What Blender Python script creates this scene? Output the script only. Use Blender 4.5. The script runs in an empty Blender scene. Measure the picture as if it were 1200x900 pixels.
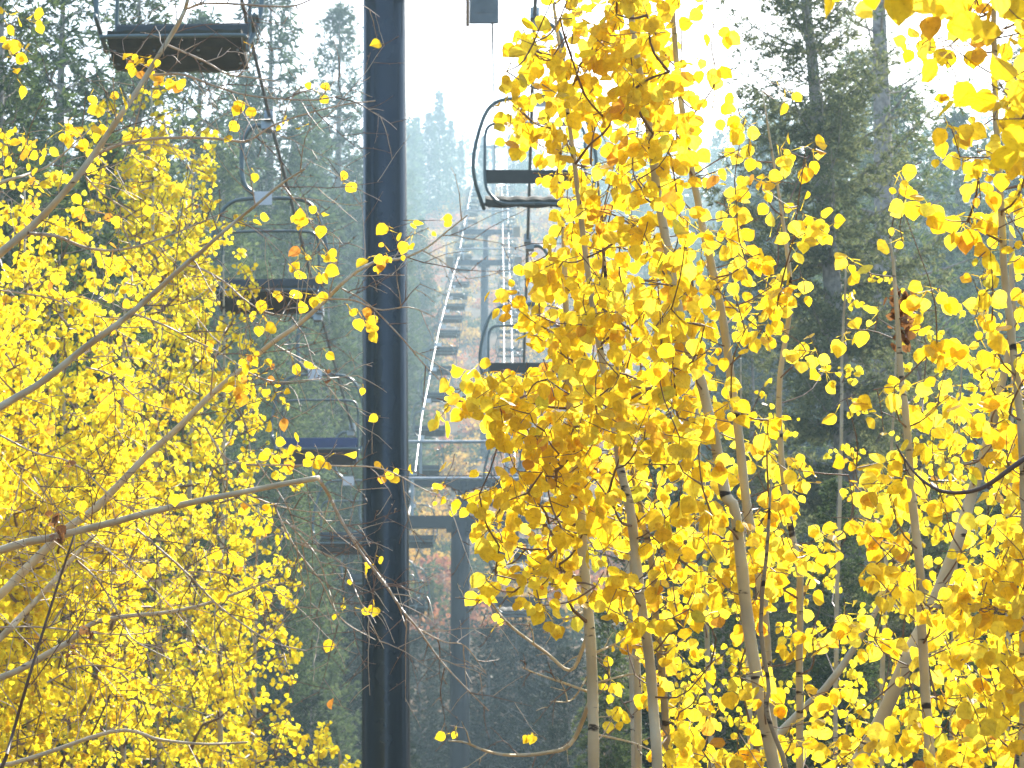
import bpy, math, random
import numpy as np
R = math.radians
rng = np.random.default_rng(7)
random.seed(7)
S = bpy.context.scene
COL = S.collection

# ------------------------------------------------------------------ camera
FPX = 4000.0                      # focal length in photo pixels (photo 1200 x 900)
CAM = np.array([0.0, 0.0, 1.7])
PITCH = math.atan(750 / FPX)
FW = np.array([0, math.cos(PITCH), math.sin(PITCH)])
UP = np.array([0, -math.sin(PITCH), math.cos(PITCH)])
RT = np.array([1.0, 0, 0])
cam = bpy.data.cameras.new('camera')
cam.sensor_width = 36
cam.lens = FPX * 36 / 1200
cam.clip_start = 0.1
cam.clip_end = 5000
cam.dof.use_dof = True
cam.dof.focus_distance = 9.0
cam.dof.aperture_fstop = 24
co = bpy.data.objects.new('camera', cam)
COL.objects.link(co)
co.location = CAM
co.rotation_euler = (R(90) + PITCH, 0, 0)
S.camera = co

# ------------------------------------------------------------------ light
SUN_EL, SUN_AZ = 36.0, 20.0       # azimuth: degrees to the right of straight ahead
w = bpy.data.worlds.new('World')
S.world = w
w.use_nodes = True
nt = w.node_tree
bg = nt.nodes['Background']
sk = nt.nodes.new('ShaderNodeTexSky')
sk.sky_type = 'NISHITA'
sk.sun_disc = False
sk.sun_elevation = R(SUN_EL)
sk.sun_rotation = R(SUN_AZ)
sk.air_density = 1.0
sk.dust_density = 2.0
sk.ozone_density = 1.0
nt.links.new(sk.outputs[0], bg.inputs[0])
bg.inputs[1].default_value = 0.15
sl = bpy.data.lights.new('sun', 'SUN')
sl.energy = 3.7
sl.angle = R(0.5)
sl.color = (1.0, 0.94, 0.84)
so = bpy.data.objects.new('sun', sl)
COL.objects.link(so)
so.rotation_euler = (R(90 - SUN_EL), 0, R(180 - SUN_AZ))
S.view_settings.view_transform = 'Standard'
S.view_settings.look = 'None'
S.view_settings.gamma = 1
S.view_settings.exposure = 1.85
HAZE_DENSITY = 0.0012
cy = S.cycles
cy.use_denoising = True
cy.max_bounces = 12
cy.diffuse_bounces = 5
cy.glossy_bounces = 3
cy.transmission_bounces = 6
cy.transparent_max_bounces = 8
cy.volume_bounces = 0
cy.caustics_reflective = False
cy.caustics_refractive = False
cy.sample_clamp_indirect = 8

# ------------------------------------------------------------------ helpers
def P(px, py, d):
    return CAM + d * (FW + RT * (px - 600) / FPX + UP * (450 - py) / FPX)

def Pv(px, py, d):
    px, py, d = np.broadcast_arrays(np.asarray(px, float), np.asarray(py, float), np.asarray(d, float))
    return CAM + d[:, None] * (FW + RT * ((px - 600) / FPX)[:, None] + UP * ((450 - py) / FPX)[:, None])

def unit(v):
    v = np.asarray(v, float)
    n = np.linalg.norm(v, axis=-1, keepdims=True)
    return v / np.maximum(n, 1e-9)

class MB:
    """collects geometry; build() links it as one mesh object"""
    def __init__(self):
        self.v, self.l, self.t, self.m, self.n = [], [], [], [], 0
    def add(self, verts, faces, mat=0):
        verts = np.asarray(verts, np.float32).reshape(-1, 3)
        faces = np.asarray(faces, np.int32)
        self.v.append(verts)
        self.l.append((faces + self.n).ravel())
        self.t.append(np.full(len(faces), faces.shape[1], np.int32))
        self.m.append(np.full(len(faces), mat, np.int32))
        self.n += len(verts)
    def box(self, a, b, mat=0, rot=None, at=(0, 0, 0)):
        x0, y0, z0 = a; x1, y1, z1 = b
        v = np.array([[x0,y0,z0],[x1,y0,z0],[x1,y1,z0],[x0,y1,z0],[x0,y0,z1],[x1,y0,z1],[x1,y1,z1],[x0,y1,z1]], float)
        if rot is not None: v = v @ np.asarray(rot).T
        v = v + np.asarray(at)
        self.add(v, [[0,3,2,1],[4,5,6,7],[0,1,5,4],[1,2,6,5],[2,3,7,6],[3,0,4,7]], mat)
    def tube(self, pts, rad, n=8, mat=0, cap=True):
        pts = np.asarray(pts, float)
        k = len(pts)
        rad = np.broadcast_to(np.asarray(rad, float), (k,))
        tg = np.gradient(pts, axis=0)
        tg = unit(tg)
        ref = np.array([0, 0, 1.0]) if abs(tg[0, 2]) < 0.9 else np.array([0, 1.0, 0])
        a = unit(np.cross(tg[0], ref))
        A = np.empty_like(pts)
        for i in range(k):
            a = a - tg[i] * np.dot(a, tg[i])
            a = a / max(np.linalg.norm(a), 1e-9)
            A[i] = a
        B = np.cross(tg, A)
        th = np.arange(n) * 2 * math.pi / n
        ring = (A[:, None] * np.cos(th)[None, :, None] + B[:, None] * np.sin(th)[None, :, None]) * rad[:, None, None]
        v = (pts[:, None] + ring).reshape(-1, 3)
        i = np.arange(k - 1)[:, None] * n
        j = np.arange(n)[None]
        j2 = (j + 1) % n
        f = np.stack([i + j, i + j2, i + n + j2, i + n + j], -1).reshape(-1, 4)
        self.add(v, f, mat)
        if cap and n > 4:
            s = self.n - len(v)
            self.l.append(np.arange(n - 1, -1, -1, dtype=np.int32) + s); self.t.append(np.array([n], np.int32)); self.m.append(np.array([mat], np.int32))
            self.l.append(np.arange(n, dtype=np.int32) + s + (k - 1) * n); self.t.append(np.array([n], np.int32)); self.m.append(np.array([mat], np.int32))
    def build(self, name, mats, parent=None, smooth=False, offset=None):
        me = bpy.data.meshes.new(name)
        if not self.v:
            self.box((0,0,0),(.001,.001,.001))
        v = np.concatenate(self.v)
        if offset is not None: v = v - np.asarray(offset, np.float32)
        l = np.concatenate(self.l).astype(np.int32); t = np.concatenate(self.t); m = np.concatenate(self.m)
        me.vertices.add(len(v)); me.vertices.foreach_set('co', v.astype(np.float32).ravel())
        me.loops.add(len(l)); me.loops.foreach_set('vertex_index', l)
        me.polygons.add(len(t))
        st = np.concatenate([[0], np.cumsum(t)[:-1]]).astype(np.int32)
        me.polygons.foreach_set('loop_start', st)
        me.polygons.foreach_set('loop_total', t)
        me.polygons.foreach_set('material_index', m)
        me.polygons.foreach_set('use_smooth', np.full(len(t), bool(smooth)))
        me.update(calc_edges=True)
        me.validate()
        for mm in (mats if isinstance(mats, (list, tuple)) else [mats]):
            me.materials.append(mm)
        o = bpy.data.objects.new(name, me)
        COL.objects.link(o)
        if parent is not None: o.parent = parent
        return o

def tag(o, label=None, cat=None, group=None, kind=None):
    if label: o['label'] = label
    if cat: o['category'] = cat
    if group: o['group'] = group
    if kind: o['kind'] = kind
    return o

def empty(name, loc, rz=0.0):
    o = bpy.data.objects.new(name, None)
    COL.objects.link(o)
    o.location = loc
    o.rotation_euler = (0, 0, rz)
    o.empty_display_size = 0.2
    return o

def copy_tree(o, parent=None):
    c = o.copy()
    COL.objects.link(c)
    c.parent = parent
    for ch in list(o.children):
        copy_tree(ch, c)
    return c

def smooth_path(pts, n):
    """Catmull-Rom through pts (k,m) -> (n,m)"""
    p = np.asarray(pts, float)
    if len(p) == 2:
        t = np.linspace(0, 1, n)[:, None]
        return p[0] * (1 - t) + p[1] * t
    q = np.vstack([2 * p[0] - p[1], p, 2 * p[-1] - p[-2]])
    u = np.linspace(0, len(p) - 1 - 1e-6, n)
    i = u.astype(int); t = (u - i)[:, None]
    a, b, c, d = q[i], q[i + 1], q[i + 2], q[i + 3]
    return 0.5 * (2 * b + (c - a) * t + (2 * a - 5 * b + 4 * c - d) * t ** 2 + (3 * b - a - 3 * c + d) * t ** 3)

# ------------------------------------------------------------------ materials
def mat(name):
    m = bpy.data.materials.new(name)
    m.use_nodes = True
    return m, m.node_tree, m.node_tree.nodes['Principled BSDF']

def N(t, kind, **kw):
    n = t.nodes.new(kind)
    for k, v in kw.items(): setattr(n, k, v)
    return n

def ramp(t, fac, stops, interp='LINEAR'):
    r = N(t, 'ShaderNodeValToRGB')
    r.color_ramp.interpolation = interp
    e = r.color_ramp.elements
    while len(e) < len(stops): e.new(0.5)
    for el, (p, c) in zip(e, stops):
        el.position = p; el.color = (*c, 1)
    t.links.new(fac, r.inputs[0])
    return r.outputs[0]

def plain(name, col, rough=0.5, metal=0.0, spec=0.5, var=0.25, scale=6.0, bump=0.0):
    m, t, b = mat(name)
    tc = N(t, 'ShaderNodeTexCoord')
    no = N(t, 'ShaderNodeTexNoise'); no.inputs['Scale'].default_value = scale; no.inputs['Detail'].default_value = 5
    t.links.new(tc.outputs['Object'], no.inputs['Vector'])
    c = np.array(col)
    t.links.new(ramp(t, no.outputs[0], [(0.3, tuple(c * (1 - var))), (0.7, tuple(np.minimum(c * (1 + var), 1)))]), b.inputs['Base Color'])
    rr = N(t, 'ShaderNodeMapRange'); rr.inputs[3].default_value = max(rough - .1, .05); rr.inputs[4].default_value = min(rough + .12, 1)
    t.links.new(no.outputs[0], rr.inputs[0]); t.links.new(rr.outputs[0], b.inputs['Roughness'])
    b.inputs['Metallic'].default_value = metal
    b.inputs['Specular IOR Level'].default_value = spec
    if bump:
        bp = N(t, 'ShaderNodeBump'); bp.inputs['Strength'].default_value = bump
        t.links.new(no.outputs[0], bp.inputs['Height']); t.links.new(bp.outputs[0], b.inputs['Normal'])
    return m

def leaf_mat(name, stops, trans=0.70, tr_gain=1.08, rough=0.45, spec=.3):
    m, t, b = mat(name)
    ge = N(t, 'ShaderNodeNewGeometry')
    tc = N(t, 'ShaderNodeTexCoord')
    c = ramp(t, ge.outputs['Random Per Island'], stops)
    no = N(t, 'ShaderNodeTexNoise'); no.inputs['Scale'].default_value = 90; no.inputs['Detail'].default_value = 3
    t.links.new(tc.outputs['Object'], no.inputs['Vector'])
    mx = N(t, 'ShaderNodeMix', data_type='RGBA', blend_type='MULTIPLY')
    mx.inputs[0].default_value = 1.0
    t.links.new(c, mx.inputs['A'])
    t.links.new(ramp(t, no.outputs[0], [(0.3, (.8, .76, .7)), (0.6, (1, 1, 1))]), mx.inputs['B'])
    sp_ = N(t, 'ShaderNodeTexNoise'); sp_.inputs['Scale'].default_value = 260; sp_.inputs['Detail'].default_value = 2
    t.links.new(tc.outputs['Object'], sp_.inputs['Vector'])
    m2 = N(t, 'ShaderNodeMix', data_type='RGBA', blend_type='MULTIPLY'); m2.inputs[0].default_value = 1.0
    t.links.new(mx.outputs['Result'], m2.inputs['A'])
    t.links.new(ramp(t, sp_.outputs[0], [(0.66, (1, 1, 1)), (0.74, (.55, .38, .25))]), m2.inputs['B'])
    c = m2.outputs['Result']
    t.links.new(c, b.inputs['Base Color'])
    b.inputs['Roughness'].default_value = rough
    b.inputs['Specular IOR Level'].default_value = spec
    tl = N(t, 'ShaderNodeBsdfTranslucent')
    g = N(t, 'ShaderNodeMix', data_type='RGBA', blend_type='MULTIPLY')
    g.inputs[0].default_value = 1.0
    g.inputs['B'].default_value = (tr_gain, tr_gain * 0.98, tr_gain * 0.9, 1)
    t.links.new(c, g.inputs['A']); t.links.new(g.outputs['Result'], tl.inputs[0])
    ms = N(t, 'ShaderNodeMixShader'); ms.inputs[0].default_value = trans
    t.links.new(b.outputs[0], ms.inputs[1]); t.links.new(tl.outputs[0], ms.inputs[2])
    t.links.new(ms.outputs[0], t.nodes['Material Output'].inputs[0])
    return m

Y1, Y2, Y3 = (.89, .70, .035), (.86, .61, .02), (.91, .77, .08)
M_LEAF = leaf_mat('aspen_leaf', [(0.0, (.60, .28, .06)), (.02, (.75, .42, .03)), (.05, (.83, .56, .015)), (.18, Y2), (.6, Y1), (.95, Y3), (1.0, (.66, .68, .06))])
M_LEAF_FAR = leaf_mat('aspen_leaf_sunny', [(0.0, (.70, .38, .03)), (.03, (.84, .60, .015)), (.35, (.88, .72, .02)), (.85, (.91, .80, .04)), (1.0, (.68, .72, .06))], trans=.72)
M_LEAF_LEFT = leaf_mat('aspen_leaf_orange', [(0.0, (.50, .20, .05)), (.10, (.76, .43, .03)), (.25, Y2), (1.0, Y1)])
M_LEAF_BROWN = leaf_mat('withered_leaf', [(0.0, (.12, .05, .02)), (1.0, (.34, .18, .07))], trans=.5)
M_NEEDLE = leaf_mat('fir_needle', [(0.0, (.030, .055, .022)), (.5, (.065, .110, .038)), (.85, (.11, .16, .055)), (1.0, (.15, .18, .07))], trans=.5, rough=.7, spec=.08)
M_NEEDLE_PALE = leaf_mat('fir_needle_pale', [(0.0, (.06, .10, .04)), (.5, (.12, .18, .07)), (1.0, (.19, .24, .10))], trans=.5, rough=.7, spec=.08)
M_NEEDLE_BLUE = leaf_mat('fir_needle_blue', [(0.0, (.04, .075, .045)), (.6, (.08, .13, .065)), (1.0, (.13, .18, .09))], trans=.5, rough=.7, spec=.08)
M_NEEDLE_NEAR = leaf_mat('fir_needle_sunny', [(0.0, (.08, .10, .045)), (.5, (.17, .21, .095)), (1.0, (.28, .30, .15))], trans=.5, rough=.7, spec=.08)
M_NEEDLE_SHADED = leaf_mat('fir_needle_shaded', [(0.0, (.015, .03, .015)), (.6, (.03, .052, .025)), (1.0, (.06, .08, .035))], trans=.2, rough=.7, spec=.05)  # shade of the dip put into a darker needle colour
M_BRUSH = leaf_mat('brush_leaf', [(0.0, (.07, .09, .03)), (.25, (.16, .13, .04)), (.45, (.46, .25, .05)), (.7, (.46, .14, .05)), (.88, (.50, .19, .08)), (1.0, (.26, .20, .06))], trans=.35, rough=.8, spec=.04)
M_BRUSH_GREEN = leaf_mat('brush_green', [(0.0, (.05, .08, .03)), (.6, (.10, .14, .04)), (1.0, (.25, .22, .07))], trans=.3, rough=.8, spec=.04)
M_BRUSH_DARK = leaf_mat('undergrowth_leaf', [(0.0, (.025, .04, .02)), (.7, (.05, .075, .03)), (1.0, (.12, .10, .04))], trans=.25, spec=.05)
M_BRUSH_RED = leaf_mat('brush_red', [(0.0, (.40, .14, .08)), (.6, (.52, .23, .13)), (1.0, (.55, .33, .15))], trans=.4, rough=.8, spec=.04)
M_BRUSH_GOLD = leaf_mat('brush_gold', [(0.0, (.50, .28, .05)), (.6, (.60, .38, .07)), (1.0, (.62, .46, .12))], trans=.4, rough=.8, spec=.04)

def bark_aspen(name, base, dark=(.04, .032, .025), amount=.62):
    m, t, b = mat(name)
    tc = N(t, 'ShaderNodeTexCoord')
    mp = N(t, 'ShaderNodeMapping'); mp.inputs['Scale'].default_value = (10, 10, 38)
    t.links.new(tc.outputs['Object'], mp.inputs[0])
    n1 = N(t, 'ShaderNodeTexNoise'); n1.inputs['Scale'].default_value = 1.0; n1.inputs['Detail'].default_value = 6
    t.links.new(mp.outputs[0], n1.inputs['Vector'])
    n2 = N(t, 'ShaderNodeTexNoise'); n2.inputs['Scale'].default_value = 9; n2.inputs['Detail'].default_value = 4
    t.links.new(tc.outputs['Object'], n2.inputs['Vector'])
    c = np.array(base)
    c1 = ramp(t, n2.outputs[0], [(0.3, tuple(c * .78)), (0.7, tuple(np.minimum(c * 1.15, .9)))])
    mask = ramp(t, n1.outputs[0], [(amount, (0, 0, 0)), (amount + .05, (1, 1, 1))])
    mx = N(t, 'ShaderNodeMix', data_type='RGBA')
    t.links.new(mask, mx.inputs[0]); t.links.new(c1, mx.inputs['A']); mx.inputs['B'].default_value = (*dark, 1)
    t.links.new(mx.outputs['Result'], b.inputs['Base Color'])
    b.inputs['Roughness'].default_value = .7
    bp = N(t, 'ShaderNodeBump'); bp.inputs['Strength'].default_value = .35; bp.inputs['Distance'].default_value = .01
    t.links.new(n1.outputs[0], bp.inputs['Height']); t.links.new(bp.outputs[0], b.inputs['Normal'])
    return m

M_BARK = bark_aspen('aspen_bark', (.64, .58, .40))
M_BARK_DARK = bark_aspen('aspen_bark_scarred', (.40, .34, .22), amount=.56)
M_LIMB = bark_aspen('aspen_limb_bark', (.66, .57, .38), dark=(.14, .11, .08), amount=.66)
M_TWIG = plain('twig_bark', (.20, .13, .085), .6, scale=20)
M_TWIG_BACKLIT = plain('twig_bark_backlit', (.52, .42, .30), .55, scale=20)  # pale tan bark with the twigs' backlit highlights put into the colour
M_TWIG_DARK = plain('dark_twig_bark', (.13, .085, .06), .6, scale=20)
M_FIRBARK = plain('fir_bark', (.40, .35, .30), .9, var=.45, scale=14, bump=.5)
M_POLE = plain('tower_paint', (.019, .027, .041), .20, metal=.6, var=.18, scale=3, bump=.02)
M_POLE_BLACK = plain('tower_paint_black', (.012, .016, .022), .45, metal=.2, var=.15, scale=3)
M_STEEL = plain('galvanised_steel', (.33, .36, .37), .42, metal=.7, var=.2)
M_ROPE = plain('wire_rope', (.16, .17, .17), .36, metal=.85, var=.2, scale=40)
M_RUBBER = plain('sheave_rubber', (.03, .03, .03), .7)
M_TUBE = plain('chair_tube_paint', (.13, .17, .165), .38, metal=.3, var=.2)
M_VINYL = plain('seat_vinyl', (.060, .056, .036), .75, spec=.2, var=.3, scale=8)
M_VINYL_NAVY = plain('seat_vinyl_navy', (.02, .035, .12), .4, var=.2, scale=8)
M_BACKPAD = plain('backrest_vinyl', (.040, .042, .040), .45, var=.25)
M_PLATE = plain('white_plate_paint', (.80, .80, .78), .4, var=.04)
M_BOARD = plain('board_grey', (.20, .23, .24), .5, var=.25)
M_WOOD = plain('board_edge_wood', (.36, .20, .10), .7, var=.3, scale=20)

def ground_mat():
    m, t, b = mat('hillside_soil')
    tc = N(t, 'ShaderNodeTexCoord')
    n = N(t, 'ShaderNodeTexNoise'); n.inputs['Scale'].default_value = .25; n.inputs['Detail'].default_value = 8; n.inputs['Roughness'].default_value = .65
    t.links.new(tc.outputs['Object'], n.inputs['Vector'])
    t.links.new(ramp(t, n.outputs[0], [(.3, (.035, .04, .015)), (.45, (.09, .055, .022)), (.6, (.16, .08, .03)), (.75, (.20, .10, .04))]), b.inputs['Base Color'])
    b.inputs['Roughness'].default_value = .95
    b.inputs['Specular IOR Level'].default_value = .1
    n2 = N(t, 'ShaderNodeTexNoise'); n2.inputs['Scale'].default_value = 3; n2.inputs['Detail'].default_value = 6
    t.links.new(tc.outputs['Object'], n2.inputs['Vector'])
    bp = N(t, 'ShaderNodeBump'); bp.inputs['Strength'].default_value = .7
    t.links.new(n2.outputs[0], bp.inputs['Height']); t.links.new(bp.outputs[0], b.inputs['Normal'])
    return m

# ------------------------------------------------------------------ terrain
GY = [-400, -30, 0, 33, 70, 92, 110, 140, 205, 230, 400, 470, 530, 620, 800, 1600]
GZ = [-6, -.6, 0, 1.8, 3.6, 5.2, 8.6, 16.5, 35.5, 43, 94, 115, 126, 122, 80, 60]
def zg(x, y):
    x = np.asarray(x, float); y = np.asarray(y, float)
    z = np.interp(y, GY, GZ)
    fade = np.clip((np.abs(y) - 10) / 60, 0, 1)
    ax = np.abs(x + 1.5)
    z = z + fade * (0.035 * np.clip(ax - 9, 0, 90))
    z = z + fade * (0.5 * np.sin(x * .13 + 1.3) * np.cos(y * .09) + 0.25 * np.sin(x * .41 + y * .33))
    z = z + np.clip((y - 250) / 150, 0, 1) * (3.0 * np.sin(x * .045 + .6) + 2 * np.sin(x * .11 + 2))
    return z

gx = np.concatenate([np.linspace(-900, -80, 30)[:-1], np.linspace(-80, 80, 120), np.linspace(80, 900, 30)[1:]])
gy = np.concatenate([np.linspace(-400, -20, 20)[:-1], np.linspace(-20, 300, 200), np.linspace(300, 1500, 100)[1:]])
XX, YY = np.meshgrid(gx, gy)
ZZ = zg(XX, YY)
b = MB()
nx, ny = len(gx), len(gy)
ii = np.arange(ny - 1)[:, None] * nx + np.arange(nx - 1)[None]
ii = ii.ravel()
b.add(np.stack([XX, YY, ZZ], -1).reshape(-1, 3), np.stack([ii, ii + 1, ii + nx + 1, ii + nx], -1))
tag(b.build('ground', ground_mat(), smooth=True), kind='structure')

# ------------------------------------------------------------------ lift line
def XC(d): return -1.15 - 0.0026 * d
# (depth, photo y) of the rope on the descending and on the ascending side
ROPE_L = [(14, -1500), (28, -238), (33, -62), (39, 145), (50, 375), (61, 512), (75, 590), (90, 634), (99, 585), (111, 489), (141, 386), (175, 330), (205, 300), (225, 271), (300, 212), (400, 160), (460, 136), (560, 140)]
ROPE_R = [(14, -1900), (28, -360), (33, -90), (38, 20), (48.5, 280), (59, 445), (70, 548), (80, 610), (90, 634), (99, 585), (111, 492), (141, 390), (175, 332), (205, 302), (225, 272), (300, 212), (400, 160), (460, 136), (560, 140)]
def rope_pts(nodes, side):
    return np.array([P(600 + (XC(d) + side * 1.5) / d * FPX, y, d) for d, y in nodes])
RL, RR = rope_pts(ROPE_L, -1), rope_pts(ROPE_R, 1)
def rope_at(pts, nodes, d):
    ds = [n[0] for n in nodes]
    return np.array([np.interp(d, ds, pts[:, k]) for k in range(3)])

def rope(name, pts, rad, label):
    b = MB()
    p = []
    for i in range(len(pts) - 1):
        for t in np.linspace(0, 1, 6)[:-1]:
            q = pts[i] * (1 - t) + pts[i + 1] * t
            p.append(q)
    p.append(pts[-1])
    o = p[0]
    b.tube(np.array(p), rad, 8)
    ob = b.build(name, M_ROPE, smooth=True, offset=o)
    ob.location = o
    return tag(ob, label, 'cable')
rope('haul_cable', RL, .022, 'steel cable carrying the descending chairs, passing left of the tall near pole')
rope('haul_cable', RR, .022, 'steel cable carrying the ascending chairs, running up behind the right aspens')
tl_ = [P(577, 24, 33.5), P(579, 150, 62), P(581, 214, 105), P(585, 243, 160), P(589, 250, 225), P(585, 150, 400)]
rope('signal_cable', np.array(tl_), .010, 'thinnest overhead wire, climbing from the small hanging board to the far tower')
rope('guide_cable', np.array([P(592, 556, 99), P(591, 480, 112), P(590.5, 380, 142), P(590, 320, 178), P(589, 262, 225)]), .018, 'bright inner cable just left of the ascending chair cable')

def sheave_train(parent, x, ang, n, under):
    tr = MB()
    L = n * .42
    rx = np.array([[1, 0, 0], [0, math.cos(ang), -math.sin(ang)], [0, math.sin(ang), math.cos(ang)]])
    s = 1 if under else -1
    tr.box((-.05, -L / 2, -.34 * s - .05), (.05, L / 2, -.34 * s + .05), rot=rx, at=(x, 0, 0))
    tr.box((-.04, -.06, min(-.30 * s, -.45 * s)), (.04, .06, max(-.30 * s, -.45 * s)), at=(x, 0, 0))
    o = tr.build('sheave_train', M_STEEL, parent)
    for i in range(n):
        wb = MB()
        c = np.array([x, (i - (n - 1) / 2) * .42, -.20 * s])
        c = np.array([x, 0, 0]) + rx @ (c - np.array([x, 0, 0]))
        wb.tube([c + [-.055, 0, 0], c + [-.03, 0, 0], c + [-.028, 0, 0], c + [.028, 0, 0], c + [.03, 0, 0], c + [.055, 0, 0]], [.19, .19, .165, .165, .19, .19], 16)
        wb.build('sheave', M_RUBBER, o, smooth=False)
    return o

def tower(d, yarm, dia, label, under=True, lean=(0, 0), pole_extra=0.0, nsheave=6, slope=.1, paint=None, arm_h=.32, gantry=.9):
    paint = paint or M_POLE
    px = 600 + XC(d) / d * FPX
    top = P(px, yarm, d)
    base = np.array([top[0] + lean[0], top[1] + lean[1], float(zg(top[0], top[1])) - .3])
    root = empty('lift_tower', base)
    tag(root, label, 'lift tower', 'steel towers of the chairlift')
    T = top - base
    b = MB()
    k = 12
    pts = [T * t * (1 + pole_extra / np.linalg.norm(T)) for t in np.linspace(0, 1, k)]
    b.tube(np.array(pts), np.linspace(dia * .54, dia * .47, k), 40)
    b.build('pole', paint, root, smooth=True)
    f = MB()
    f.tube([[0, 0, 0], [0, 0, .35], [0, 0, .36], [0, 0, .42]], [dia * .8, dia * .8, dia * .95, dia * .95], 24)
    f.build('footing', M_BOARD, root)
    arm = MB()
    arm.box((-1.75, -.11, -arm_h / 2), (1.75, .11, arm_h / 2), at=T)
    arm.box((-.35, -.16, -arm_h / 2 - .10), (.35, .16, -arm_h / 2 - .004), at=T)
    arm.build('crossarm', paint, root)
    ang = math.atan(slope)
    sh = empty  # noqa
    for s in (-1, 1):
        e = MB()
        e.box((s * 1.5 - .07, -.07, arm_h / 2), (s * 1.5 + .07, .07, arm_h / 2 + .1), at=T)
        hub = e.build('sheave_bracket', M_STEEL, root)
        tr = sheave_train(root, s * 1.5, ang, nsheave, under)
        off = T + np.array([0, 0, (.45 + arm_h / 2) if under else -(.40 + arm_h / 2)])
        tr.location = off
        cw = MB()
        # catwalk with thin rails outside the sheaves
        L = nsheave * .25
        xo = s * 2.05
        cw.box((xo - .22, -L, -.03), (xo + .22, L, .0), at=T + [0, 0, .05])
        for yy in (-L + .02, 0, L - .02):
            cw.tube(np.array([[xo + s * .2, yy, 0], [xo + s * .2, yy, 1.05]]) + T + [0, 0, .05], .018, 6)
        for zz in (.55, 1.05):
            cw.tube(np.array([[xo + s * .2, -L, zz], [xo + s * .2, L, zz]]) + T + [0, 0, .05], .018, 6)
        cw.tube(np.array([[s * 1.7, 0, 0], [xo, 0, 0]]) + T, .05, 6)
        cw.build('catwalk', M_STEEL, root)
    g = MB()
    if gantry:
        for s in (-1, 1):
            g.tube(np.array([[s * 1.25, 0, arm_h / 2], [s * 1.25, 0, arm_h / 2 + gantry]]) + T, .045, 8)
        g.tube(np.array([[-1.75, 0, arm_h / 2 + gantry], [1.75, 0, arm_h / 2 + gantry]]) + T, .05, 8)
        g.build('lifting_frame', M_STEEL, root)
    ld = MB()
    zt = np.linalg.norm(T) - .5
    for s in (-1, 1):
        ld.tube([[s * .17, dia * .5 + .16, .8], T + [s * .17, dia * .5 + .16, -.2]], .016, 6)
    nr = int(zt / .3)
    for i in range(3, nr):
        t = i / nr
        q = T * t
        ld.tube([q + [-.17, dia * .5 + .16, 0], q + [.17, dia * .5 + .16, 0]], .011, 5)
    ld.build('ladder', M_STEEL, root)
    return root
# rope sits .55 + .. above the arm on supports: arm heights are set a little below the rope
T1 = tower(33, -108, .43, 'tallest dark blue pole standing nearest, full height of the picture', lean=(.10, 0), slope=.04, gantry=0, under=False)
tower(90, 612, .47, 'dark tower whose wide crossarm ends just right of the tall near pole', slope=.16, nsheave=6, gantry=1.0, under=False, paint=M_POLE_BLACK)
tower(99, 564, .35, 'slimmer dark tower close behind the tower with the wide low crossarm', paint=M_POLE_BLACK, slope=.28, gantry=1.0, under=False)
tower(205, 308, .40, 'hazy grey tower on the slope, lower one of the far pair', slope=.28, gantry=.7)
tower(225, 272, .36, 'hazy grey tower on the slope, upper one of the far pair', slope=.28, gantry=1.3)
tower(400, 172, .40, 'faintest tiny tower on the hazy skyline between distant firs', slope=.26, gantry=1.0)

# small board hanging from the near tower's crossarm
c = P(566, 4, 33)
bd = empty('hanging_board', c + [0, 0, -.20])
tag(bd, 'small grey slatted board with brown edge hanging at top of picture', 'sign board')
b = MB()
b.box((-.13, -.02, .0), (.15, .02, .34))
for i in range(9):
    b.box((-.09 + i * .024, -.026, .10), (-.076 + i * .024, -.0205, .22))
b.build('panel', M_BOARD, bd)
b = MB(); b.box((-.165, -.035, -.02), (-.1325, .035, .36)); b.box((-.13, -.035, .343), (.15, .035, .37)); b.build('frame', M_WOOD, bd)
b = MB(); b.tube([[-.1, 0, .37], [-.1, 0, 1.0]], .008, 6); b.tube([[.1, 0, .37], [.1, 0, 1.0]], .008, 6); b.build('hanger', M_STEEL, bd)

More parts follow.
